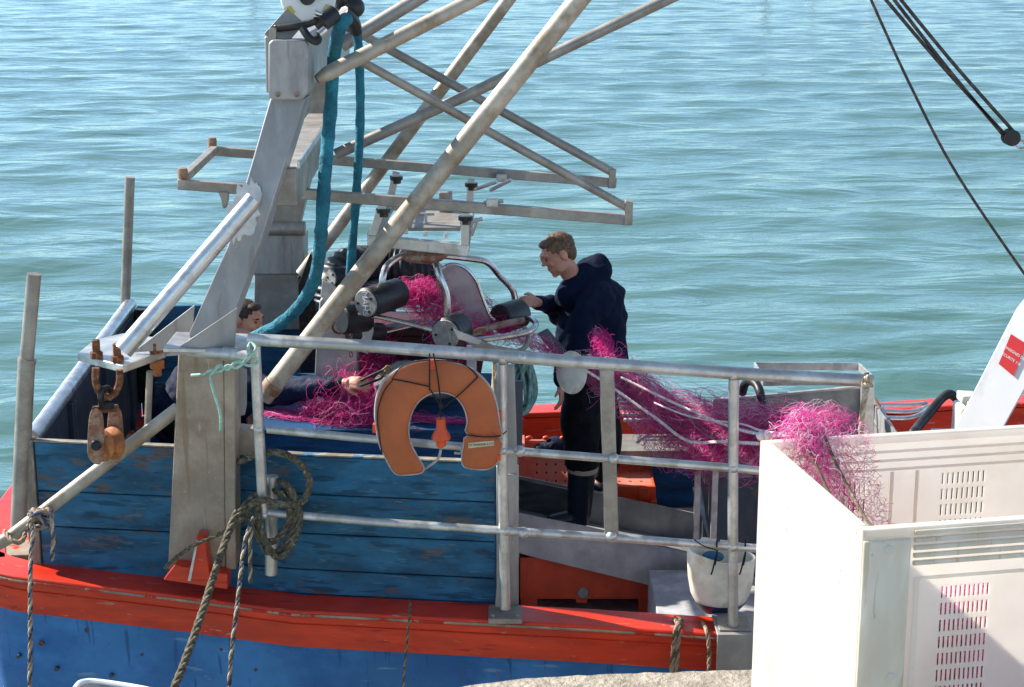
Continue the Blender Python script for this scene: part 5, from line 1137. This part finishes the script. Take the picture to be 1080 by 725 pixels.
def loft(g, rings, n=20):
    """rings: (center, rx, ry, axis_x, axis_y) closed body"""
    V = []
    for c, rx, ry, ax, ay in rings:
        for k in range(n):
            a = 2*math.pi*k/n; V.append(Vector(c)+Vector(ax)*math.cos(a)*rx+Vector(ay)*math.sin(a)*ry)
    m = len(rings); g.add(V, [(i*n+k, i*n+(k+1) % n, (i+1)*n+(k+1) % n, (i+1)*n+k) for i in range(m-1) for k in range(n)]+[tuple(range(n))[::-1], tuple((m-1)*n+k for k in range(n))])
def limb(g, pts, rs, n=16, k=4):
    q = smooth(pts, k); r = [lerp(rs[min(int(i/k), len(rs)-1)], rs[min(int(i/k)+1, len(rs)-1)], (i/k) % 1) for i in range(len(q))]
    g.tube(q, r, n); g.ball(q[0], r[0], nu=12, nv=8); g.ball(q[-1], r[-1], nu=12, nv=8)
fold = bpy.data.textures.new("folds", 'CLOUDS'); fold.noise_scale = .16; fold.noise_depth = 2
fold2 = bpy.data.textures.new("small_folds", 'CLOUDS'); fold2.noise_scale = .06
def cloth(o, a=.03, b=.010):
    d = o.modifiers.new("folds", 'DISPLACE'); d.texture = fold; d.strength = a; d.mid_level = .5
    d = o.modifiers.new("creases", 'DISPLACE'); d.texture = fold2; d.strength = b; d.mid_level = .5

# --- standing man
man = empty("person", P(612, 548, 9.45), "standing man in navy hooded top and rubber boots looking down at the net", "person")
man.name = "person"
yb_ = 9.5
g = G(); hc = P(589, 269, 9.50); fw = Vector((-.86, -.26, -.42)); upv = Vector((-.36, -.05, .93))
T1, R1 = head(g, hc, fw, upv, 1.0)
neck = P(606, 296, 9.54); limb(g, [hc+Vector((.03, .0, -.04)), neck, P(616, 312, 9.56)], [.056, .058, .07])
xa = Vector((.80, .60, 0)); ya = Vector((-.60, .80, 0))  # body faces left and a little away
chest = [(P(622, 296, 9.56), .10, .09), (P(624, 318, 9.58), .17, .12), (P(624, 345, 9.58), .18, .13), (P(624, 380, 9.58), .165, .12), (P(622, 402, 9.55), .17, .12), (P(620, 420, 9.55), .17, .12)]
# body axis across shoulders is along ~Y (he is in profile) turned slightly
sx_ = Vector((.45, .89, 0)).normalized(); fx_ = Vector((-.89, .45, 0)).normalized()
def torso(g, grow=0.0, hem=None):
    R_ = [(P(614, 293, 9.55), .075, .07), (P(622, 303, 9.56), .16, .10), (P(625, 318, 9.57), .20, .125), (P(625, 345, 9.57), .195, .135), (P(625, 370, 9.56), .185, .135), (P(625, 392, 9.55), .18, .13), (P(624, 412, 9.54), .175, .125)]
    loft(g, [(c, a+grow, b+grow, sx_, fx_) for c, a, b in R_])
torso(g)
# shoulders
shN = P(628, 316, 9.40); shF = P(612, 312, 9.76)
armN = [shN, P(606, 356, 9.26), P(588, 396, 9.22), P(588, 408, 9.2)]
armN = [P(626, 318, 9.42), P(611, 355, 9.28), P(598, 380, 9.24), P(593, 404, 9.2)]
armF = [P(610, 314, 9.72), P(594, 332, 9.80), P(580, 322, 9.62), P(566, 319, 9.40)]
limb(g, armN, [.062, .05, .044, .032]); limb(g, armF, [.058, .05, .042, .030])
hand(g, P(592, 406, 9.2), P(592, 424, 9.16)-P(592, 406, 9.2), (-.9, .2, 0), .95, .5)
hand(g, P(566, 319, 9.38), P(549, 316, 9.22)-P(566, 319, 9.38), (.1, .9, -.4), .95, 1.15)
# legs
legN = [P(616, 408, 9.47), P(614, 455, 9.42), P(615, 492, 9.40), P(612, 535, 9.42)]
legF = [P(630, 408, 9.62), P(636, 455, 9.66), P(637, 500, 9.68), P(636, 560, 9.70)]
limb(g, legN, [.085, .075, .055, .045]); limb(g, legF, [.085, .07, .055, .045])
for f_, dr in ((P(612, 541, 9.40), Vector((-.93, -.1, -.12))), (P(636, 561, 9.7), Vector((-.95, 0, 0)))):
    limb(g, [f_+Vector((0, 0, -.02)), f_+dr*.06+Vector((0, 0, -.02))], [.032, .024], k=3)
body = g.build("body", M['skin'], man, remesh=.0058); body.modifiers["smooth"].iterations = 3
hairmesh(T1, R1, 1.0, M['hair_brown'], body, 4)
g = G()
for sx in (-1, 1): g.ball(T1(sx*.031, .084, .014), .008, .006, .005, R1, 10, 8)
g.build("eye", M['eye'], body); g = G()
for sx in (-1, 1): g.ball(T1(sx*.031, .092, .036), .018, .006, .004, R1, 10, 6)
g.build("eyebrow", M['hair_brown'], body)
# hooded top
g = G()
R_ = [(P(618, 290, 9.56), .10, .095), (P(624, 298, 9.57), .17, .125), (P(628, 310, 9.57), .215, .17), (P(624, 340, 9.57), .205, .195), (P(624, 368, 9.57), .205, .21), (P(626, 386, 9.56), .205, .215), (P(627, 396, 9.56), .205, .21)]
loft(g, [(c, a, b, sx_, fx_) for c, a, b in R_], 26)
limb(g, [P(630, 312, 9.42), P(611, 352, 9.26), P(600, 378, 9.23), P(593, 400, 9.20)], [.098, .088, .072, .050])
limb(g, [P(612, 310, 9.70), P(594, 332, 9.78), P(584, 324, 9.64), P(577, 321, 9.54)], [.088, .075, .06, .045])
hb_ = [(P(594, 306, 9.48), .075, .03), (P(603, 300, 9.52), .105, .055), (P(616, 290, 9.57), .12, .075), (P(627, 281, 9.60), .115, .07)]
loft(g, [(c, a, b, sx_, Vector((-.5, 0, -.8)).normalized()) for c, a, b in hb_], 20)
g.ball(P(624, 290, 9.58), .11, .13, .085); g.ball(P(606, 312, 9.5), .10, .12, .10); g.ball(P(630, 287, 9.6), .08, .11, .09)
jk = g.build("hooded_top", M['navy'], man, remesh=.011); cloth(jk, .06, .014)
g = G(); hr = [P(627, 395, 9.56)+sx_*math.cos(a)*.222+fx_*math.sin(a)*.226 for a in [k*2*math.pi/40 for k in range(41)]]; g.tube(hr, .016, 8, False); g.build("hem", M['navy'], jk)
g = G(); limb(g, [P(580, 322, 9.58), P(566, 319, 9.42)], [.050, .040]); o = g.build("sleeve_cuff", M['navy_wet'], jk, remesh=.009); cloth(o, .012, .01)
g = G(); limb(g, [P(603, 372, 9.235), P(597, 388, 9.225), P(594, 400, 9.215)], [.079, .069, .056]); o = g.build("sleeve_cuff", M['navy_wet'], jk, remesh=.009); cloth(o, .014, .008)
g = G(); limb(g, [P(619, 398, 9.48), P(613, 440, 9.42), P(614, 485, 9.40)], [.132, .118, .104]); limb(g, [P(628, 398, 9.62), P(636, 450, 9.66), P(637, 494, 9.68)], [.125, .105, .09]); g.ball(P(625, 396, 9.55), .17, .17, .10)
o = g.build("trousers", M['trouser'], man, remesh=.012); cloth(o, .035, .012)
def boot(top, ank, toe, yy, band):
    g = G(); limb(g, [top, ank], [.086, .070]); limb(g, [ank, ank+Vector((-.02, 0, -.045))], [.072, .062]); limb(g, [ank+Vector((0, 0, -.04)), toe], [.062, .050])
    o = g.build("boot", M['boot'], man, remesh=.009)
    g = G(); d_ = (ank-top).normalized(); g.lathe(top-d_*.005, d_, [(.085, 0), (.094, .003), (.093, .028), (.085, .030)], 24); g.build("boot_band", M['boot_band'], o)
boot(P(614, 492, 9.40), P(611, 540, 9.42), P(583, 551, 9.38), 9.4, True)
boot(P(637, 515, 9.70), P(637, 560, 9.70), P(618, 571, 9.68), 9.7, True)
# net disc at his waist
g = G(); c = P(603, 393, 8.72); g.lathe(c, (-.72, -.66, .15), [(.02, -.01), (.105, -.003), (.115, .002), (.105, .006), (.02, .008)], 36)
tag(g.build("plastic_disc", M['white_plastic']), "pale round plastic disc in front of the standing man's hip", "disc")

# --- man bending behind the gantry leg
m2 = empty("person", P(200, 520, 9.3), "dark haired man leaning behind the gantry leg reaching out with pliers", "person")
g = G(); hc2 = P(259, 338, 9.15); fw2 = Vector((.90, -.34, -.16)); up2 = Vector((.16, -.05, .97))
T2, R2 = head(g, hc2, fw2, up2, .95)
nk = P(243, 366, 9.15); limb(g, [hc2+Vector((-.03, 0, -.05)), nk, P(232, 380, 9.15)], [.056, .06, .075])
limb(g, [P(230, 384, 9.15), P(212, 410, 9.2), P(195, 440, 9.25)], [.15, .145, .15])
limb(g, [P(240, 388, 8.98), P(275, 412, 8.86), P(302, 412, 8.76), P(366, 405, 8.62)], [.062, .052, .047, .030])
limb(g, [P(226, 388, 9.34), P(240, 420, 9.5), P(262, 440, 9.3)], [.06, .05, .035])
hand(g, P(364, 404, 8.62), P(385, 404, 8.55)-P(364, 404, 8.62), (.0, .8, -.5), 1.0, .95)
hand(g, P(262, 440, 9.3), Vector((.3, -.1, -.3)), (0, 0, -1), .95, .6)
for dy in (-.11, .12):
    limb(g, [P(193, 445, 9.25+dy), P(215, 478, 9.2+dy), P(200, 520, 9.3+dy)], [.09, .07, .05]); limb(g, [P(200, 519, 9.3+dy), P(222, 524, 9.26+dy)], [.045, .035])
b2 = g.build("body", M['skin'], m2, remesh=.0058); b2.modifiers["smooth"].iterations = 3
hairmesh(T2, R2, .95, M['hair_dark'], b2, 7)
g = G()
for sx in (-1, 1): g.ball(T2(sx*.031, .084, .014), .008, .006, .005, R2, 10, 8)
g.build("eye", M['eye'], b2); g = G()
for sx in (-1, 1): g.ball(T2(sx*.031, .092, .036), .018, .006, .004, R2, 10, 6)
g.build("eyebrow", M['hair_dark'], b2)
g = G(); limb(g, [P(236, 380, 9.15), P(214, 408, 9.2), P(194, 440, 9.25)], [.17, .185, .19]); g.ball(P(238, 378, 9.14), .10, .16, .08)
limb(g, [P(238, 390, 8.98), P(274, 411, 8.86), P(302, 412, 8.76), P(352, 406, 8.65)], [.10, .085, .075, .052]); limb(g, [P(226, 388, 9.34), P(240, 420, 9.5), P(260, 438, 9.32)], [.1, .08, .055])
jk2 = g.build("jacket", M['navy_wet'], m2, remesh=.011); cloth(jk2, .03, .018)
g = G(); limb(g, [P(349, 406.5, 8.655), P(359, 405.5, 8.635)], [.048, .042], k=2); g.build("knit_cuff", M['black_cloth'], jk2, remesh=.009)
g = G()
for dy in (-.11, .12): limb(g, [P(193, 443, 9.25+dy), P(215, 478, 9.2+dy), P(200, 515, 9.3+dy)], [.12, .095, .075])
g.ball(P(192, 442, 9.25), .15, .2, .13)
o = g.build("trousers", M['trouser'], m2, remesh=.013); cloth(o, .03, .01)
for dy in (-.11, .12):
    g = G(); limb(g, [P(204, 507, 9.28+dy), P(200, 519, 9.3+dy), P(224, 525, 9.26+dy)], [.075, .06, .045]); g.build("boot", M['boot'], m2, remesh=.01)
# pliers
pl_ = empty("pliers", P(400, 395, 8.5), "old brass and black pliers held out in the reaching man's hand", "pliers")
g = G(); g.tube(smooth(PP([(380, 402, 8.5), (392, 396, 8.5), (403, 391, 8.5), (407, 388, 8.5)]), 5), .007, 8); g.build("handle", M['black_metal'], pl_)
g = G(); g.tube(smooth(PP([(380, 407, 8.52), (392, 403, 8.5), (402, 399, 8.5), (406, 392, 8.5)]), 5), .007, 8); g.build("handle", M['black_metal'], pl_)
g = G(); g.tube(smooth(PP([(403, 396, 8.5), (407, 391, 8.5), (408, 387, 8.5), (412, 388, 8.5), (414, 393, 8.5)]), 4), .009, 8); g.ball(P(407, 392, 8.5), .014); g.build("jaw", M['brass'], pl_)

# ------------------------------------------------------------------ boats moored across the water (their reflections reach into view)
def far_boat(x, y, W, mt, label, mast, mr=.12):
    b = empty("moored_boat", (x, y, 0), label, "moored boat", "boats moored across the harbour")
    L = 7.0; g = G(); rows_ = []
    for k in range(9):
        t = k/8; w = W*.5*(.15+.85*math.sin(math.pi*.5*min(1, t*1.6))); zt_ = 1.05-.3*t
        rows_.append([(x-w*.6, y+L*t, -.2), (x-w, y+L*t, zt_), (x+w, y+L*t, zt_), (x+w*.6, y+L*t, -.2)])
    g.add([p for r_ in rows_ for p in r_], [(i*4+j, (i+1)*4+j, (i+1)*4+j+1, i*4+j+1) for i in range(8) for j in range(3)]+[(0, 1, 2, 3), (32, 33, 34, 35)]); g.build("hull", mt, b)
    g = G(); g.box(x-W*.28, x+W*.28, y+2.6, y+5, .8, 1.5); g.build("cabin", M['white_steel'], b, bevel=.1)
    g = G(); g.tube([(x, y+2.5, .8), (x, y+2.5, mast)], mr, 8); g.build("mast", M['steel'], b)
far_boat(19.5, 131, 1.5, M['white_steel'], "white boat across the harbour whose bright reflection streaks the water left of the rigging", 9, .25)
far_boat(23.7, 134, 1.6, M['greybox'], "dark hulled boat across the harbour reflected faintly beside the top of the single stay", 8)
far_boat(28.2, 132, 1.3, M['white_steel'], "white boat across the harbour reflected behind the top of the three rigging lines", 8, .2)
far_boat(8.4, 133, 1.4, M['white_steel'], "white boat across the harbour reflected near the top between the two leaning masts", 8)
far_boat(-19.5, 129, 1.5, M['greybox'], "dark hulled boat across the harbour reflected left of the gantry head", 9, .2)
